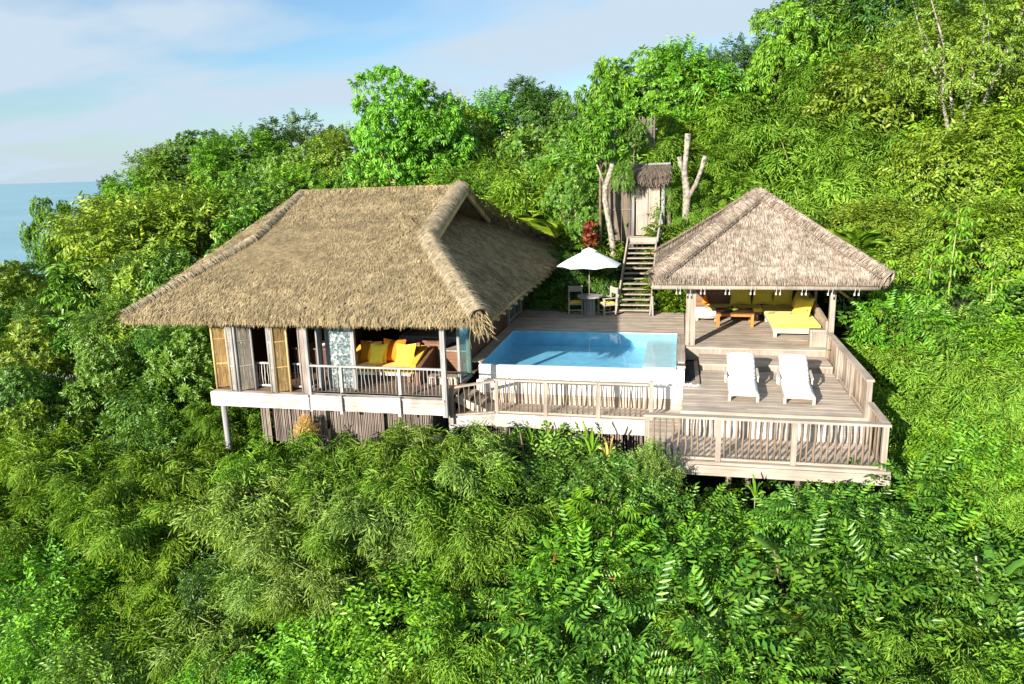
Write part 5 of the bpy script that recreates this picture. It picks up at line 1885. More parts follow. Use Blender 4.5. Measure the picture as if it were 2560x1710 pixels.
    for v in range(2):
        n = 13
        az = np.linspace(0, 6.28, n, endpoint=False) * 2.618 + v
        el = np.linspace(.35, 1.35, n)
        Y = np.stack([np.cos(az) * np.cos(el), np.sin(az) * np.cos(el), np.sin(el)], 1)
        Nn = np.stack([-np.cos(az) * np.sin(el), -np.sin(az) * np.sin(el), np.cos(el)], 1) + .01
        P = np.tile(np.array([[0, 0, .9]]), (n, 1)) + Y * .05
        V = scat_mix(tpm, P, Y, Nn, prng.uniform(1.0, 1.35, n))
        mb = stems_mb([[(.1 * math.cos(k), .1 * math.sin(k), 0), (.05 * math.cos(k), .05 * math.sin(k), .9)] for k in range(5)], .035, .02, 2)
        proto("palm", 2.2, V, mb, "palm_leaf", "cane", "feather_palm", "palm")
    tf = [t_fan(rg) for _ in range(4)]
    for v in range(2):
        n = 95
        v_ = unit(n); v_[:, 2] = np.abs(v_[:, 2])
        P = np.stack([v_[:, 0] * .75, v_[:, 1] * .75, .25 + 1.25 * prng.random(n)], 1)
        Y = nrmz(np.stack([v_[:, 0], v_[:, 1], .25 + .3 * prng.random(n)], 1))
        Nn = np.stack([-v_[:, 0] * .2, -v_[:, 1] * .2, np.ones(n)], 1) + .2 * unit(n) + Y * .5
        V = scat_mix(tf, P, Y, Nn, prng.uniform(.85, 1.25, n))
        mb = stems_mb([[(.25 * math.cos(k * 1.7), .25 * math.sin(k * 1.7), 0), (.3 * math.cos(k * 1.7), .3 * math.sin(k * 1.7), 1.3)] for k in range(9)], .018, .012, 1.5)
        proto("fan", 1.7, V, mb, "palm_leaf", "cane", "fan_palm", "palm")
    tn = [t_banana(rg) for _ in range(4)]
    for v in range(2):
        n = 8
        az = np.arange(n) * 2.4 + v
        el = np.linspace(.5, 1.3, n)
        Y = np.stack([np.cos(az) * np.cos(el), np.sin(az) * np.cos(el), np.sin(el)], 1)
        Nn = np.stack([-np.cos(az) * np.sin(el), -np.sin(az) * np.sin(el), np.cos(el)], 1) + .01
        P = np.tile(np.array([[0, 0, .6]]), (n, 1)) + Y * .1
        V = scat_mix(tn, P, Y, Nn, prng.uniform(.9, 1.3, n))
        mb = stems_mb([[(0, 0, 0), tuple(P[k])] for k in range(n)], .03, .02, 2)
        proto("banana", 1.9, V, mb, "banana_leaf", "cane", "banana_plant", "plant")
    tt = [t_rosette(rg, 8, .34, .085) for _ in range(4)]
    n = 26
    v_ = unit(n)
    P = np.stack([v_[:, 0] * .3, v_[:, 1] * .3, .5 + .9 * prng.random(n)], 1)
    V = scat_mix(tt, P, nrmz(np.stack([v_[:, 0] * .5, v_[:, 1] * .5, np.ones(n)], 1)), v_ + .1, 1.0)
    proto("ti", 1.7, V, stems_mb([[(.1 * k - .1, .05 * k, 0), (.15 * k - .15, .06 * k, 1.2)] for k in range(3)], .02, .015, 2), "red_leaf", "bark_d", "red_leaved_plant", "plant")
    # airy tree with long bare pale limbs
    rad = (3.0, 3.0, 3.2)
    V = crown_lumps(rad, 6.0, 46, .8, 46, tw, 1.15, .25, -.7, .12)
    mb = MB()
    for k in range(7):
        a = k * .9 + .3
        e = [(0, 0, -3), (.25 * math.cos(a), .25 * math.sin(a), 1.6), (1.1 * math.cos(a), 1.1 * math.sin(a), 3.6 + .2 * k), (1.7 * math.cos(a + .2), 1.7 * math.sin(a + .2), 6.0), (2.4 * math.cos(a), 2.4 * math.sin(a), 8.2)]
        mb.tube(e, [.11, .09, .07, .05, .02], 7, .06)
        mb.tube([e[2], (2.0 * math.cos(a - .6), 2.0 * math.sin(a - .6), 4.9), (2.8 * math.cos(a - .8), 2.8 * math.sin(a - .8), 6.6)], [.045, .03, .015], 6, .06)
    proto("airy", 9.2, V, mb, "olive_leaf", "bark", "open_crowned_tree", "tree")
    # sapling with tiers of big drooping leaves
    tl = [t_umbrella(rg, 7) for _ in range(4)]
    n = 46
    z = .5 + 2.6 * prng.random(n)
    az = prng.uniform(0, 6.28, n)
    rr = .15 + .75 * (1 - np.abs(z - 1.9) / 2.2) * prng.random(n)
    P = np.stack([rr * np.cos(az), rr * np.sin(az), z], 1)
    V = scat_mix(tl, P, nrmz(np.stack([np.cos(az), np.sin(az), .3 * np.ones(n)], 1)), np.stack([.3 * np.cos(az), .3 * np.sin(az), np.ones(n)], 1), 1.25)
    mb = MB().tube([(0, 0, -3), (.03, 0, 1), (-.03, .02, 2.2), (0, 0, 3.1)], [.04, .035, .025, .012], 7)
    for k in range(12):
        mb.tube([(0, 0, P[k][2] - .15), tuple(P[k])], [.012, .008], 5)
    proto("sapling", 3.3, V, mb, "fresh_leaf", "cane", "big_leaved_sapling", "sapling")


build_protos()
NPL = [0]
FIRST = {}


def plant(kind, px, py, y, H, label, group=None, w=1.0, leaf=None, v=None, x=None, z=None):
    """a plant whose top is seen at a photo pixel, standing at depth y, H metres of it showing"""
    if kind in ("umbrella", "broad") and H > 5.9:
        kind += "_tall"
    vs = PROTO[kind]
    d = vs[random.randrange(len(vs)) if v is None else v % len(vs)]
    p = at_y(px, py, y) if x is None else np.array([x, y, z])
    s = H / d["H"]
    root = thing(d["name"], label, d["cat"], (p[0], y, p[2] - H * .97), group)
    root.scale = (s * w, s * w, s)
    root.rotation_euler = (0, 0, random.uniform(0, 6.28))
    c = bpy.data.objects.new("crown", d["crown"])
    COL.objects.link(c)
    c.parent = root
    if leaf:
        c.material_slots[0].link = "OBJECT"
        c.material_slots[0].material = MT[leaf]
    if d["trunk"] is not None:
        t = bpy.data.objects.new("trunk", d["trunk"])
        COL.objects.link(t)
        t.parent = root
    NPL[0] += 1
    PTS.append((p[0], y, p[2] - H * .9))
    return root


def rows(spec, kinds, label, group, jit=(45, 30), Hj=.22):
    """a loose rank of look-alike plants: spec = list of (px, py, y, H)"""
    for (px, py, y, H) in spec:
        k = kinds[random.randrange(len(kinds))]
        kind, leaf = k if isinstance(k, tuple) else (k, None)
        plant(kind, px + random.uniform(-jit[0], jit[0]), py + random.uniform(-jit[1], jit[1]), y * random.uniform(.95, 1.05), H * random.uniform(1 - Hj, 1 + Hj), label, group, random.uniform(.92, 1.15), leaf)


exec_plants = True
# ------------------------------------------------------------------ the plants, far to near
# skyline, left to right
plant("broad", 10, 665, 36, 5.0, "leafy tree at the left edge of the photo, right against the sea", leaf="olive_leaf", w=1.2)
plant("broad", 118, 506, 38, 6.0, "bright leafy tree standing out against the sea left of the dark round one", leaf="fresh_leaf", w=.55)
plant("dense", 285, 448, 62, 6.5, "small dark round tree on the sea horizon", w=.7)
plant("small", 330, 500, 35, 7.5, "wide yellowish green tree left of the villa roof, below the sea horizon", w=1.15, v=0)
plant("small", 455, 478, 36, 7.0, "yellowish green tree next to the bamboo left of the villa roof", w=1.05, v=1)
plant("small", 350, 405, 50, 6.0, "light green tree where the skyline leaves the sea", leaf="fresh_leaf")
plant("small", 430, 370, 52, 6.0, "olive tree on the left skyline, second in from the sea", w=1.2)
plant("broad", 500, 335, 54, 6.5, "bushy green tree on the skyline left of the villa ridge", w=1.2)
plant("small", 590, 335, 50, 6.0, "pale green tree on the skyline just left of the dark round tree", leaf="fresh_leaf", w=1.2)
plant("dense", 735, 296, 54, 7.5, "big dark round tree on the skyline above the villa roof's left end", w=1.05)
plant("umbrella", 822, 325, 52, 5.5, "slim tree just right of the big dark round skyline tree", leaf="broad_leaf", w=.8)
plant("small", 885, 325, 50, 6.0, "olive bushy tree left of the tall light green tree", w=1.2)
plant("umbrella", 968, 182, 42, 9.0, "tall light green tree with drooping leaves rising highest above the villa ridge", w=.85)
plant("umbrella", 1075, 222, 43, 8.2, "full rounded light green tree joined to the tallest one above the villa ridge", w=.95, v=1)
plant("small", 1140, 250, 50, 6.5, "olive tree on the skyline right of the tall light green pair")
plant("small", 1215, 240, 52, 7.0, "feathery pale tree on the skyline above the villa gable", leaf="fresh_leaf", w=1.1)
plant("dense", 1338, 205, 52, 7.0, "dark round tree on the skyline left of the gate", w=.95)
plant("umbrella", 1412, 240, 50, 6.0, "slender dark tree beside the round one left of the gate", leaf="broad_leaf", w=.7)
plant("umbrella", 1514, 165, 38, 5.5, "slender light green tree poking up above the leaning pale trunk", w=.62)
plant("dense", 1548, 170, 50, 4.0, "small dark round crown above the gate", w=.9)
plant("broad", 1640, 135, 50, 7.5, "broad sunlit tree on the skyline above the gate's right side", leaf="fresh_leaf", w=1.1)
plant("small", 1720, 118, 50, 7.5, "pale green tree at the top of the slope right of the gate", leaf="fresh_leaf")
plant("dense", 1780, 128, 52, 4.5, "lower of two small dark round crowns on the upper skyline", w=.8)
plant("dense", 1852, 100, 54, 5.5, "higher of two small dark round crowns on the upper skyline", w=.9)
plant("umbrella", 1968, 22, 48, 9.0, "light green tree with hanging leaves at the top of the open skyline", w=.75)
plant("dense", 2035, -60, 52, 9.0, "dark shiny tree cut by the top edge of the photo", leaf="broad_leaf")
plant("dense", 2210, -90, 50, 9.0, "dark tree at the top edge with pinkish sky showing through", w=.9)
plant("airy", 2440, -60, 36, 8.5, "open tree with long bare pale limbs in the top right corner", w=1.0)
plant("airy", 2590, -40, 38, 9.5, "pale limbed tree half cut by the top right corner", w=1.0)
plant("small", 2330, 60, 42, 8.0, "olive tree behind the bare pale limbs at the top right", w=1.2)

# second rank behind the villa
plant("bamboo_tall", 520, 480, 40, 7.0, "feathery light bamboo rising behind the left slope of the villa roof", w=1.0)
plant("bamboo_tall", 590, 470, 41, 7.0, "taller bamboo behind the left slope of the villa roof, next to the drooping tree", w=.9)
plant("umbrella", 665, 450, 37, 6.0, "dark glossy drooping tree right behind the villa roof's left end", leaf="shiny_leaf", w=1.1)
plant("umbrella", 610, 520, 35, 5.0, "lower glossy drooping tree touching the villa roof's left slope", leaf="shiny_leaf", w=1.05)
GB = "mixed trees behind the villa ridge"
LB = "mixed green tree behind the villa's thatched ridge"
rows([(760, 415, 46, 5.5), (850, 400, 46, 5.5), (925, 410, 45, 6), (1000, 385, 45, 6), (1080, 360, 46, 7), (720, 400, 49, 6), (690, 430, 44, 6), (1010, 330, 48, 6)],
     [("broad", "broad_leaf"), ("small", "olive_leaf"), ("bamboo_tall", None), ("umbrella", "broad_leaf"), ("small", "fresh_leaf")], LB, GB)
GR = "greenery between the villa roof and the gate"
LR = "bushy green tree on the slope between the villa gable and the gate"
rows([(1150, 380, 42, 6), (1230, 370, 43, 6), (1310, 350, 44, 6.5), (1390, 330, 43, 6.5), (1200, 450, 39, 5), (1290, 440, 39, 5), (1370, 410, 39, 5.5), (1440, 350, 42, 6)],
     [("small", "olive_leaf"), ("bamboo_tall", None), ("broad", "broad_leaf"), ("small", "fresh_leaf")], LR, GR)
GP = "feather palms on the slope right of the villa roof"
LP_ = "bright feather palm on the slope right of the villa roof"
for (px, py, y, H) in ((1255, 490, 37, 2.6), (1330, 505, 36, 2.8), (1395, 540, 34, 2.6), (1220, 520, 37, 2.4), (1420, 600, 32.5, 2.0), (1370, 610, 33, 2.2)):
    plant("palm", px, py, y, H, LP_, GP, 1.25)
plant("ti", 1474, 552, 29.6, 1.7, "red leaved plant standing behind the white parasol", w=.62)
GH = "shaded shrubs behind the parasol"
LH = "shaded leafy shrub behind the parasol table"
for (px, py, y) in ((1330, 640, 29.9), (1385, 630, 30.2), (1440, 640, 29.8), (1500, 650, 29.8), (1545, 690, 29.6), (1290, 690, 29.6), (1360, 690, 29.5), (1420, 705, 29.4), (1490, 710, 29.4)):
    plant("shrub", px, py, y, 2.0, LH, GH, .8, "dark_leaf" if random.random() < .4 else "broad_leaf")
GF = "fan palms beside the stairs"
for (px, py, y, H) in ((1665, 690, 29.3, 1.5), (1700, 700, 29.2, 1.4), (1640, 705, 29.0, 1.3), (1675, 560, 31.2, 1.7), (1665, 620, 30.2, 1.6), (1700, 600, 30.8, 1.6)):
    plant("fan", px, py, y, H, "bright fan palm between the stairs and the gazebo", GF, 1.0)
GL = "plants along the left side of the stairs"
for (px, py, y, H, k) in ((1480, 560, 31.6, 2.0, "palm"), (1520, 610, 30.4, 1.4, "fan"), (1500, 650, 29.8, 1.4, "fan"), (1450, 630, 30.6, 1.6, "fan")):
    plant(k, px, py, y, H, "small palm crowding the left side of the stairs", GL, .9)
plant("umbrella", 1500, 265, 30.3, 3.2, "leafy crown hanging round the top of the leaning pale trunk", w=.95, leaf="fresh_leaf")
plant("umbrella", 1585, 300, 30.3, 1.5, "leafy bough hanging over the gate roof", w=1.0, leaf="broad_leaf")
plant("shrub", 1555, 400, 30.2, 1.5, "leafy shrub hiding the left half of the gate roof", w=.5, leaf="broad_leaf")
plant("broad", 1425, 420, 31.5, 3.4, "dense dark shrub left of the gate's woven wall", leaf="broad_leaf", w=.8)
plant("broad", 1470, 520, 30.9, 2.2, "leafy shrub in front of the gate's woven side wall", leaf="broad_leaf", w=.8)

# the hill on the right: bamboo everywhere
GK = "bamboo clumps on the hill behind the gazebo"
LK = "feathery sunlit bamboo clump on the hill behind the gazebo"
for (y, py0, slope, pxs, H) in ((50, 150, -.30, (1800, 1900, 2000, 2100, 2200, 2300), 7.5), (46, 230, -.24, (1640, 1760, 1880, 2000, 2120, 2240, 2360), 7.0), (42, 320, -.22, (1620, 1740, 1860, 1980, 2100, 2220), 6.5),
                               (38.5, 390, -.12, (1680, 1800, 1920, 2040, 2160, 2280), 6), (35.5, 470, -.08, (1640, 1760, 1880, 2000, 2120, 2240), 5.2), (33, 560, -.03, (1740, 1860, 1990, 2110), 4.4)):
    for px in pxs:
        plume = random.random() < .7
        plant("plume" if plume else "bamboo_tall", px + random.uniform(-40, 40), py0 + slope * (px - 1900) + random.uniform(-55, 25), y + random.uniform(-1.5, 1.5), H * random.uniform(.95, 1.25) * (1.15 if plume else 1), LK, GK, random.uniform(.9, 1.2))
plant("palm", 1790, 500, 32.5, 2.0, "single bright palm just above the left slope of the gazebo roof", w=1.1)
plant("palm", 2140, 570, 29.8, 2.0, "yellowish palm touching the right slope of the gazebo roof", w=1.1, leaf="lime_leaf")
plant("bamboo", 1690, 450, 32.2, 2.4, "small bamboo covering the right side of the gate", w=.8)
plant("bamboo", 1700, 500, 31.8, 2.6, "small bamboo behind the forked bare trunk", w=.8)

# right edge of the hill
GO = "olive green trees at the right edge of the hill"
LO = "olive green leafy tree on the hillside at the right edge"
rows([(2330, 230, 40, 6), (2380, 300, 34, 4.5), (2470, 320, 33.5, 4.5), (2440, 260, 38, 6), (2540, 250, 37, 6), (2370, 360, 36, 5.5), (2470, 390, 34, 5.5), (2570, 380, 33, 5.5), (2300, 450, 35, 4.5), (2420, 500, 32, 4.5), (2530, 520, 31, 4.5)],
     [("small", "olive_leaf"), ("small", "lime_leaf"), ("broad", "olive_leaf")], LO, GO)
GY = "yellow green shrubs right of the gazebo roof"
rows([(2150, 520, 31, 2.6), (2210, 490, 32, 2.8), (2260, 560, 30, 2.6), (2190, 590, 29.5, 2.2)], [("shrub", "lime_leaf"), ("shrub", "olive_leaf")], "yellow green leafy shrub close to the right slope of the gazebo roof", GY, (20, 12))
plant("sapling", 2395, 525, 26, 2.6, "tall sapling with tiers of big bright leaves right of the gazebo", w=1.0)
plant("sapling", 2330, 640, 25, 2.4, "lower big leaved sapling in front of the tall one right of the gazebo", w=1.05)
plant("sapling", 2490, 640, 25, 2.6, "big leaved sapling nearest the right edge of the photo", w=1.0)
plant("sapling", 2215, 655, 24.5, 2.0, "sapling whose yellow tip overlaps the gazebo roof's right corner", w=.9, leaf="lime_leaf")
plant("pinnate", 2270, 740, 23.5, 2.2, "glossy leaved shrub right of the gazebo post", leaf="fresh_leaf")
plant("pinnate", 2390, 760, 23, 2.4, "glossy leaved shrub below the saplings on the right", leaf="broad_leaf")
plant("shrub", 2500, 800, 23, 2.6, "yellow green shrub below the right edge sapling", leaf="lime_leaf")
GQ = "bamboo clumps right of the plank railing"
LQ = "dense feathery bamboo clump close to the plank railing of the lounge deck"
for (px, py, y, H) in ((2270, 850, 23.5, 2.8), (2300, 890, 22.5, 2.8), (2380, 890, 22, 3.0), (2285, 970, 21, 2.6), (2350, 1000, 20.2, 2.8), (2440, 950, 21, 3.0), (2320, 1080, 19, 2.4), (2510, 980, 21, 3)):
    plant("bamboo", px, py, y, H, LQ, GQ, random.uniform(.95, 1.15))
GM = "greenery at the right edge level with the lower deck"
rows([(2400, 1060, 18.8, 2.6), (2500, 1080, 18.5, 2.6), (2580, 1050, 19, 2.8), (2440, 1180, 17, 2.4), (2550, 1200, 16.6, 2.4)], [("shrub", "fresh_leaf"), ("bamboo", None), ("shrub", "lime_leaf")], "mixed leafy shrub at the right edge beside the lower deck", GM)

# left of the villa
GV = "leafy trees left of the villa"
LV = "glossy leafy tree left of the villa's bamboo shutters"
rows([(30, 760, 32, 4.2), (120, 720, 31, 4.5), (215, 640, 31, 5), (310, 650, 29, 4.5), (400, 600, 30, 4.5), (470, 640, 27, 3.6), (60, 820, 27, 4), (160, 800, 26.5, 4), (260, 770, 26, 4), (350, 770, 25.5, 3.6), (430, 810, 23.5, 3.2), (490, 840, 22, 3.0)],
     [("broad", "broad_leaf"), ("broad", "olive_leaf"), ("small", "broad_leaf"), ("umbrella", "shiny_leaf")], LV, GV)
GW = "leafy shrubs at the lower left of the villa"
LW = "leafy shrub on the shady slope below the far left trees"
rows([(20, 930, 22.5, 3.2), (110, 920, 22.5, 3.2), (210, 900, 22.5, 3.2), (310, 890, 22, 3.0), (400, 920, 21, 2.8), (470, 950, 20.3, 2.4), (60, 1030, 20, 2.6), (180, 1020, 20, 2.6), (300, 1000, 20, 2.6), (410, 1030, 19.2, 2.4)],
     [("broad", "broad_leaf"), ("shrub", "broad_leaf"), ("umbrella", "broad_leaf"), ("broad", "olive_leaf")], LW, GW)
plant("bamboo", 510, 1010, 19.6, 2.2, "bamboo tuft behind the villa's leaning corner stilt", w=.9)
plant("bamboo", 600, 1035, 19.9, 1.9, "bamboo tuft in the shade under the villa's left end", w=.8)

# below the decks, near the camera
GN = "feathery bamboo below the villa"
LN = "feathery bamboo clump on the slope below the villa's stick skirting"
for (px, py, y, H, lf) in ((690, 1125, 16.4, 2.4, None), (800, 1150, 16.0, 2.5, None), (920, 1160, 15.7, 2.5, None), (1050, 1105, 15.9, 2.5, None), (1150, 1120, 15.8, 2.4, "bamboo_pale"), (665, 1210, 14.9, 2.8, "bamboo_pale"), (760, 1230, 14.6, 2.8, "bamboo_pale"), (880, 1220, 14.6, 2.6, "bamboo_leaf"), (1010, 1210, 14.6, 2.7, "bamboo_pale"), (1120, 1190, 14.6, 2.7, None), (1200, 1280, 13.9, 2.4, None), (700, 1370, 13.5, 2.4, "bamboo_pale"), (850, 1370, 13.4, 2.3, "bamboo_pale")):
    plant("bamboo", px, py, y, H, LN, GN, random.uniform(.9, 1.1), lf)
GA = "feathery bamboo in the lower left"
LA = "feathery bamboo clump on the slope in the lower left corner"
for (px, py, y, H) in ((20, 1130, 17.4, 2.8), (130, 1110, 17.4, 2.8), (260, 1140, 17.0, 2.8), (390, 1140, 16.9, 2.8), (60, 1260, 15.4, 2.6), (200, 1270, 15.2, 2.6), (330, 1250, 15.1, 2.8), (420, 1250, 15.2, 2.6)):
    plant("bamboo", px, py, y, H, LA, GA, random.uniform(.95, 1.15))
GC_ = "leafy shrubs in the bottom left"
rows([(60, 1400, 14.2, 2.6), (230, 1390, 13.4, 2.5), (400, 1430, 13.8, 2.3), (130, 1530, 12.4, 2.3), (310, 1540, 12.9, 2.3), (480, 1560, 12.3, 2.1), (40, 1640, 11.8, 2), (210, 1660, 11.3, 2), (390, 1670, 11.6, 2), (540, 1680, 11.4, 2)],
     [("shrub", "fresh_leaf"), ("shrub", "broad_leaf"), ("shrub", "lime_leaf"), ("shrub", "broad_leaf"), ("bamboo", None)], "small leaved shrub in the bottom left corner below the bamboo", GC_)
plant("shrub", 560, 1390, 13.6, 1.6, "shrub in the deep gap between the left and centre bamboo, shade put into its dark leaves", leaf="dark_leaf")  # dark leaf colour stands in for the shadow in this gully
GD = "mixed shrubs at the bottom centre"
LD = "leafy shrub at the bottom edge of the photo under the centre bamboo"
rows([(680, 1500, 12.4, 2.4), (840, 1470, 12.9, 2.4), (1010, 1440, 12.5, 2.5), (1180, 1440, 13.2, 2.3), (760, 1620, 11.5, 2.1), (930, 1580, 11.9, 2.2), (1100, 1590, 11.5, 2.2), (1260, 1570, 12.1, 2.1), (640, 1670, 11.3, 2), (1000, 1690, 11.1, 1.9), (1190, 1690, 11.2, 1.9)],
     [("shrub", "fresh_leaf"), ("pinnate", "shiny_leaf"), ("bamboo", "bamboo_pale"), ("bamboo", None), ("shrub", "olive_leaf")], LD, GD)
GE = "leafy shrubs below the pool walkway"
LE = "leafy shrub right below the pool walkway's stick railing"
rows([(1270, 1090, 17.6, 2.2), (1350, 1085, 17.4, 2.2), (1420, 1110, 17.2, 2.2), (1320, 1180, 16.2, 2.4), (1420, 1190, 16.0, 2.4), (1510, 1180, 16.0, 2.3)], [("shrub", "broad_leaf"), ("shrub", "fresh_leaf"), ("pinnate", "broad_leaf")], LE, GE, (15, 10))
plant("shrub", 1630, 1115, 15.6, 1.6, "pale leaved shrub reaching up before the corner post of the lower deck", leaf="bamboo_pale", w=.6)
plant("shrub", 1570, 1160, 15.4, 2.2, "shrub just left of the lower deck's corner post", leaf="broad_leaf", w=.9)
GG = "glossy feather leaved shrubs below the lower deck"
LG = "glossy feather leaved shrub on the slope below the lower deck"
rows([(1690, 1235, 15.0, 2.2), (1780, 1270, 15.0, 2.0), (2060, 1235, 15.0, 2.2), (2160, 1230, 15.2, 2.2), (2260, 1170, 15.8, 2.3), (1480, 1300, 14.3, 2.2), (1590, 1290, 14.4, 2.2), (1700, 1330, 14.0, 2.2), (1900, 1300, 14.2, 1.9), (2010, 1320, 13.9, 2.1), (2120, 1300, 14.1, 2.2), (2230, 1300, 14.2, 2.2), (2340, 1270, 14.8, 2.2)],
     [("pinnate", "shiny_leaf"), ("pinnate", "fresh_leaf"), ("pinnate", "shiny_leaf")], LG, GG, (18, 10))
GI = "shrubs in the bottom right"
LI = "leafy shrub at the bottom of the slope below the lower deck and right of it"
rows([(1400, 1430, 12.9, 2.3), (1560, 1440, 13.3, 2.3), (1730, 1430, 12.6, 2.4), (1880, 1450, 13.1, 2.2), (2090, 1440, 12.8, 2.3), (2250, 1430, 13.2, 2.3), (2390, 1390, 13.0, 2.4), (2550, 1360, 13.9, 2.3), (2560, 1500, 12.4, 2.2),
      (1340, 1590, 11.9, 2.1), (1500, 1580, 11.6, 2.1), (1660, 1590, 12, 2.1), (1830, 1570, 11.6, 2.2), (2120, 1590, 11.9, 2.1), (2270, 1560, 11.6, 2.2), (2430, 1580, 12, 2.1), (1420, 1700, 11.1, 1.9), (1740, 1700, 11.2, 1.9), (2000, 1690, 11.1, 1.9), (2340, 1690, 11.1, 1.9), (2540, 1680, 11.2, 1.9)],
     [("pinnate", "shiny_leaf"), ("shrub", "fresh_leaf"), ("shrub", "broad_leaf"), ("pinnate", "shiny_leaf"), ("bamboo", None), ("shrub", "olive_leaf")], LI, GI)
plant("banana", 1325, 1062, 17.7, 1.0, "single upright bright banana leaf in front of the walkway's left part", w=.28)
plant("banana", 1478, 1060, 17.4, 1.4, "tall pale green banana shoots in front of the walkway's right part", w=.4, v=1)
plant("banana", 1530, 1130, 16.6, 1.2, "banana plant low beside the dry leaf below the walkway", w=.6)
plant("banana", 1380, 1355, 13.3, .7, "broad leaved heliconia with a red flower in the middle of the slope", w=1.3)
plant("banana", 1990, 1345, 13.4, 1.3, "large dark banana plant below the lower deck", w=1.25, leaf="broad_leaf", v=1)
plant("banana", 2010, 1530, 11.9, .55, "yellow green heliconia near the bottom right with a red flower", w=1.5)
plant("banana", 2490, 1380, 13.2, 1.2, "large banana plant near the right edge at the bottom", w=1.2, leaf="broad_leaf")
plant("banana", 1890, 1190, 15.6, .8, "small upright banana leaf in the dark gap under the lower deck", w=.4)
plant("fan", 1520, 1240, 14.4, 1.3, "spiky yellow green fan plant in the middle of the slope", w=1.1, leaf="lime_leaf")

# two bare pale trunks by the gate
t1 = thing("leaning_trunk", "tall leaning pale tree trunk left of the stairs", "tree trunk", (-2.55, 30.6, 1.0))
obj("trunk", MB().tube([(-2.4, 30.2, .2), (-2.52, 30.2, 1.8), (-2.68, 30.2, 2.9), (-2.9, 30.2, 4.2), (-2.88, 30.2, 4.7), (-2.64, 30.2, 5.4), (-2.55, 30.2, 6.1), (-2.5, 30.2, 6.9)], [.14, .13, .115, .11, .12, .10, .08, .05], 10, .08), MT["bark"], t1, smooth=True)
obj("branch", MB().tube([(-2.88, 30.2, 4.6), (-3.12, 30.2, 5.3), (-3.4, 30.2, 6.0)], [.06, .045, .02], 7, .05), MT["bark"], t1, smooth=True)
t2 = thing("forked_trunk", "bare pale tree trunk with lopped fork behind the gazebo roof", "tree trunk", (.22, 31.2, 1.2))
obj("trunk", MB().tube([(.18, 31.2, .8), (.2, 31.2, 2.6), (.24, 31.2, 3.6), (.27, 31.2, 4.3), (.13, 31.2, 5.2), (.2, 31.2, 5.9), (.24, 31.2, 6.62)], [.15, .14, .14, .16, .12, .105, .125], 10, .09), MT["bark"], t2, smooth=True)
obj("branch", MB().tube([(.3, 31.2, 4.15), (.58, 31.15, 4.65), (.78, 31.1, 5.2), (.93, 31.1, 5.75)], [.10, .085, .08, .105], 9, .1), MT["bark"], t2, smooth=True)
obj("branch", MB().tube([(.16, 31.2, 5.0), (-.02, 31.15, 5.45), (-.08, 31.15, 5.75)], [.09, .08, .10], 8, .08), MT["bark"], t2, smooth=True)
GS_ = "bare stems on the slope below the decks"
for i_, (px, py, y, ln, lean, lab) in enumerate(((1935, 1375, 13.0, 1.0, .25, "reddish bare stem under the lower deck, left one of a crossed pair"), (2120, 1400, 13.0, 1.1, -.1, "reddish bare stem under the lower deck, beside the banana plant"), (2440, 1390, 13.0, .9, .2, "short pale bare stem near the right edge by the banana plant"),
                                                 (1300, 1080, 17.3, 1.3, .15, "thin bare stem in front of the walkway's stick skirting"), (2170, 1600, 11.6, .9, .3, "pale bare stem at the bottom right"), (1010, 1620, 11.7, .8, -.3, "pale bare stem at the bottom centre"), (330, 1440, 13.4, 1.6, -.35, "long leaning bare stem in the bottom left"), (1690, 1400, 13.3, .9, .5, "grey bare stem below the lower deck's left end"))):
    p = at_y(px, py, y)
    st_ = obj("bare_stem", MB().tube([(p[0] + lean * ln, y + .1, p[2] - ln), (p[0] + lean * ln * .4, y + .03, p[2] - ln * .45), (p[0], y, p[2])], [.03, .026, .016], 6, .08), MT["bark_d"] if i_ not in (2, 4, 5) else MT["bark"], smooth=True)
    tag(st_, lab, "stem", GS_)
plant("banana", 1520, 1095, 16.9, .9, "withered pale brown leaf hanging beside the banana shoots", w=.35, leaf="dry_leaf")
plant("shrub", 1570, 1375, 13.7, 1.1, "withered brown shrub in the middle right of the slope", leaf="dry_leaf", w=.6)
plant("shrub", 760, 1040, 18.3, .9, "dry brown twiggy bush against the stick skirting", leaf="dry_leaf", w=.5)
plant("shrub", 1590, 318, 32.6, 1.2, "leafy shrub half hiding the small stick screen above the gate", w=.5)
# red flowers of the two heliconias
for (px, py, y, lab) in ((1385, 1390, 13.1, "small red flower spike on the heliconia in the middle of the slope"), (1992, 1548, 11.75, "small red flower spike on the heliconia near the bottom right")):
    p = at_y(px, py, y)
    o = obj("flower", MB().tube([(p[0], y, p[2]), (p[0] + .05, y - .03, p[2] + .12)], [.02, .004], 5).tube([(p[0], y, p[2]), (p[0] - .05, y - .02, p[2] + .08)], [.015, .003], 5).tube([(p[0], y + .02, p[2] - .3), (p[0], y, p[2])], [.01, .02], 5), MT["fruit_o"] if False else MT["fruit_r"])
    tag(o, lab, "flower", "red heliconia flowers")
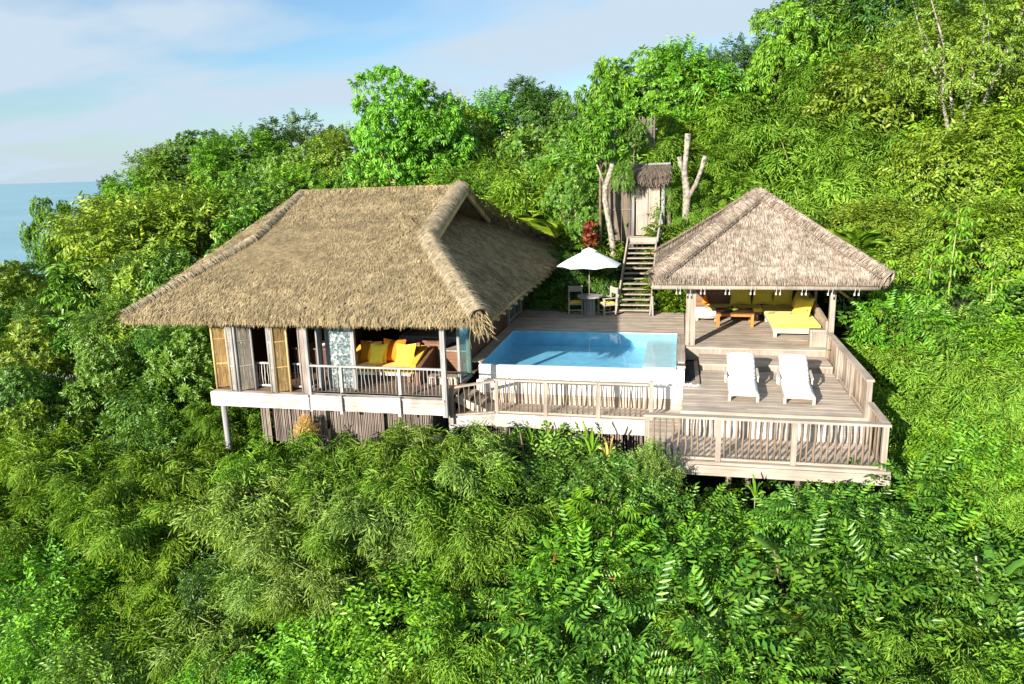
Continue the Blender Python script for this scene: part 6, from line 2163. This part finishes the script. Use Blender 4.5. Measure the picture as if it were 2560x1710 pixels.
# an old roof and a stick fence showing through the leaves on the left
p = at_y(235, 800, 27.0)
oh = thing("old_hut", "grey weathered thatch of an old hut half buried in the trees on the left", "hut", (p[0], 27.0, p[2] - 2))
hp_ = [(p[0] - 1.1, 26.6, p[2] - .75), (p[0] + 1.15, 26.6, p[2] - .8), (p[0] + .9, 27.6, p[2] + .05), (p[0] - .8, 27.6, p[2])]
hr = obj("roof", thatch_shell(hp_, .14), MT["thatch2_base"], oh)
obj_np("straw", *join([slope_thatch(hp_, 1500, np.random.default_rng(4), .36, .03), eave_fringe(hp_[0], hp_[1], (0, -1, 0), 500, np.random.default_rng(5), .34, .026)]), MT["thatch2_base"], hr)
mb = MB()
for k_ in range(34):
    x_ = p[0] - 1.0 + k_ * .06
    mb.tube([(x_, 26.9, p[2] - 3.2), (x_, 26.9, p[2] - .75)], [.024, .022], 5)
obj("stick_wall", mb, MT["stick_dark"], oh)
q = at_y(20, 915, 24.6)
mb = MB()
for k_ in range(60):
    x_ = q[0] - .6 + k_ * .085
    mb.tube([(x_, 24.6, q[2] - 2.2), (x_ + random.uniform(-.03, .03), 24.6, q[2] - .3 - .0 * k_ + random.uniform(-.1, .1))], [.022, .018], 5)
o = obj("stick_fence", mb, MT["greypost"])
tag(o, "grey stick fence glimpsed between the trees at the left edge", "fence")
# fallen and dry things on the slope
rk = bpy.data.objects.new("boulder", bpy.data.meshes.new("boulder"))
bmr = MB().lathe((-6.5, 18.3, -2.9), [(.3, 0), (.75, .2), (.8, .7), (.55, 1.15), (.2, 1.38)], 12)
bmr.v = [(x + random.uniform(-.08, .08), y + random.uniform(-.08, .08), z + random.uniform(-.06, .06)) for x, y, z in bmr.v]
bpy.data.objects.remove(rk)
rk = obj("boulder", bmr, MT["rock"], smooth=True)
tag(rk, "pale sandstone boulder under the villa's right corner", "boulder")

# ------------------------------------------------------------------ low growth that covers the earth


def undergrowth():
    rg = prng
    tw = [t_twig(rg, 7, .15, .07) for _ in range(4)]
    n = 30000
    x = rg.uniform(-70, 45, n)
    y = rg.uniform(15, 75, n)
    # keep what the photo can see, thin with distance
    a = np.arctan2(x, y)
    keep = (a > R(-52)) & (a < R(30)) & ~((x > -13.3) & (x < 4.7) & (y > 18.5) & (y < 29.0)) & ~((x > -2.3) & (x < -.6) & (y < 31.2) & (y > 26))
    x, y = x[keep], y[keep]
    z = terrain(x, y)
    s = np.clip(y / 22, .8, 2.6)
    Y = unit(len(x)); Y[:, 2] = np.abs(Y[:, 2]) * .6
    Nn = np.tile(np.array([[0, -.3, 1.0]]), (len(x), 1)) + .5 * unit(len(x))
    P = np.stack([x, y, z + rg.uniform(.0, .7, len(x)) * s], 1)
    V, F = scat_mix(tw, P, Y, Nn, s * rg.uniform(.9, 1.9, len(x)))
    o = obj_np("undergrowth", V, F, MT["broad_leaf"])
    tag(o, "low leafy undergrowth covering the steep hillside between the trees", "undergrowth", kind="stuff")


build_terrain()
undergrowth()
print("plants", NPL[0])
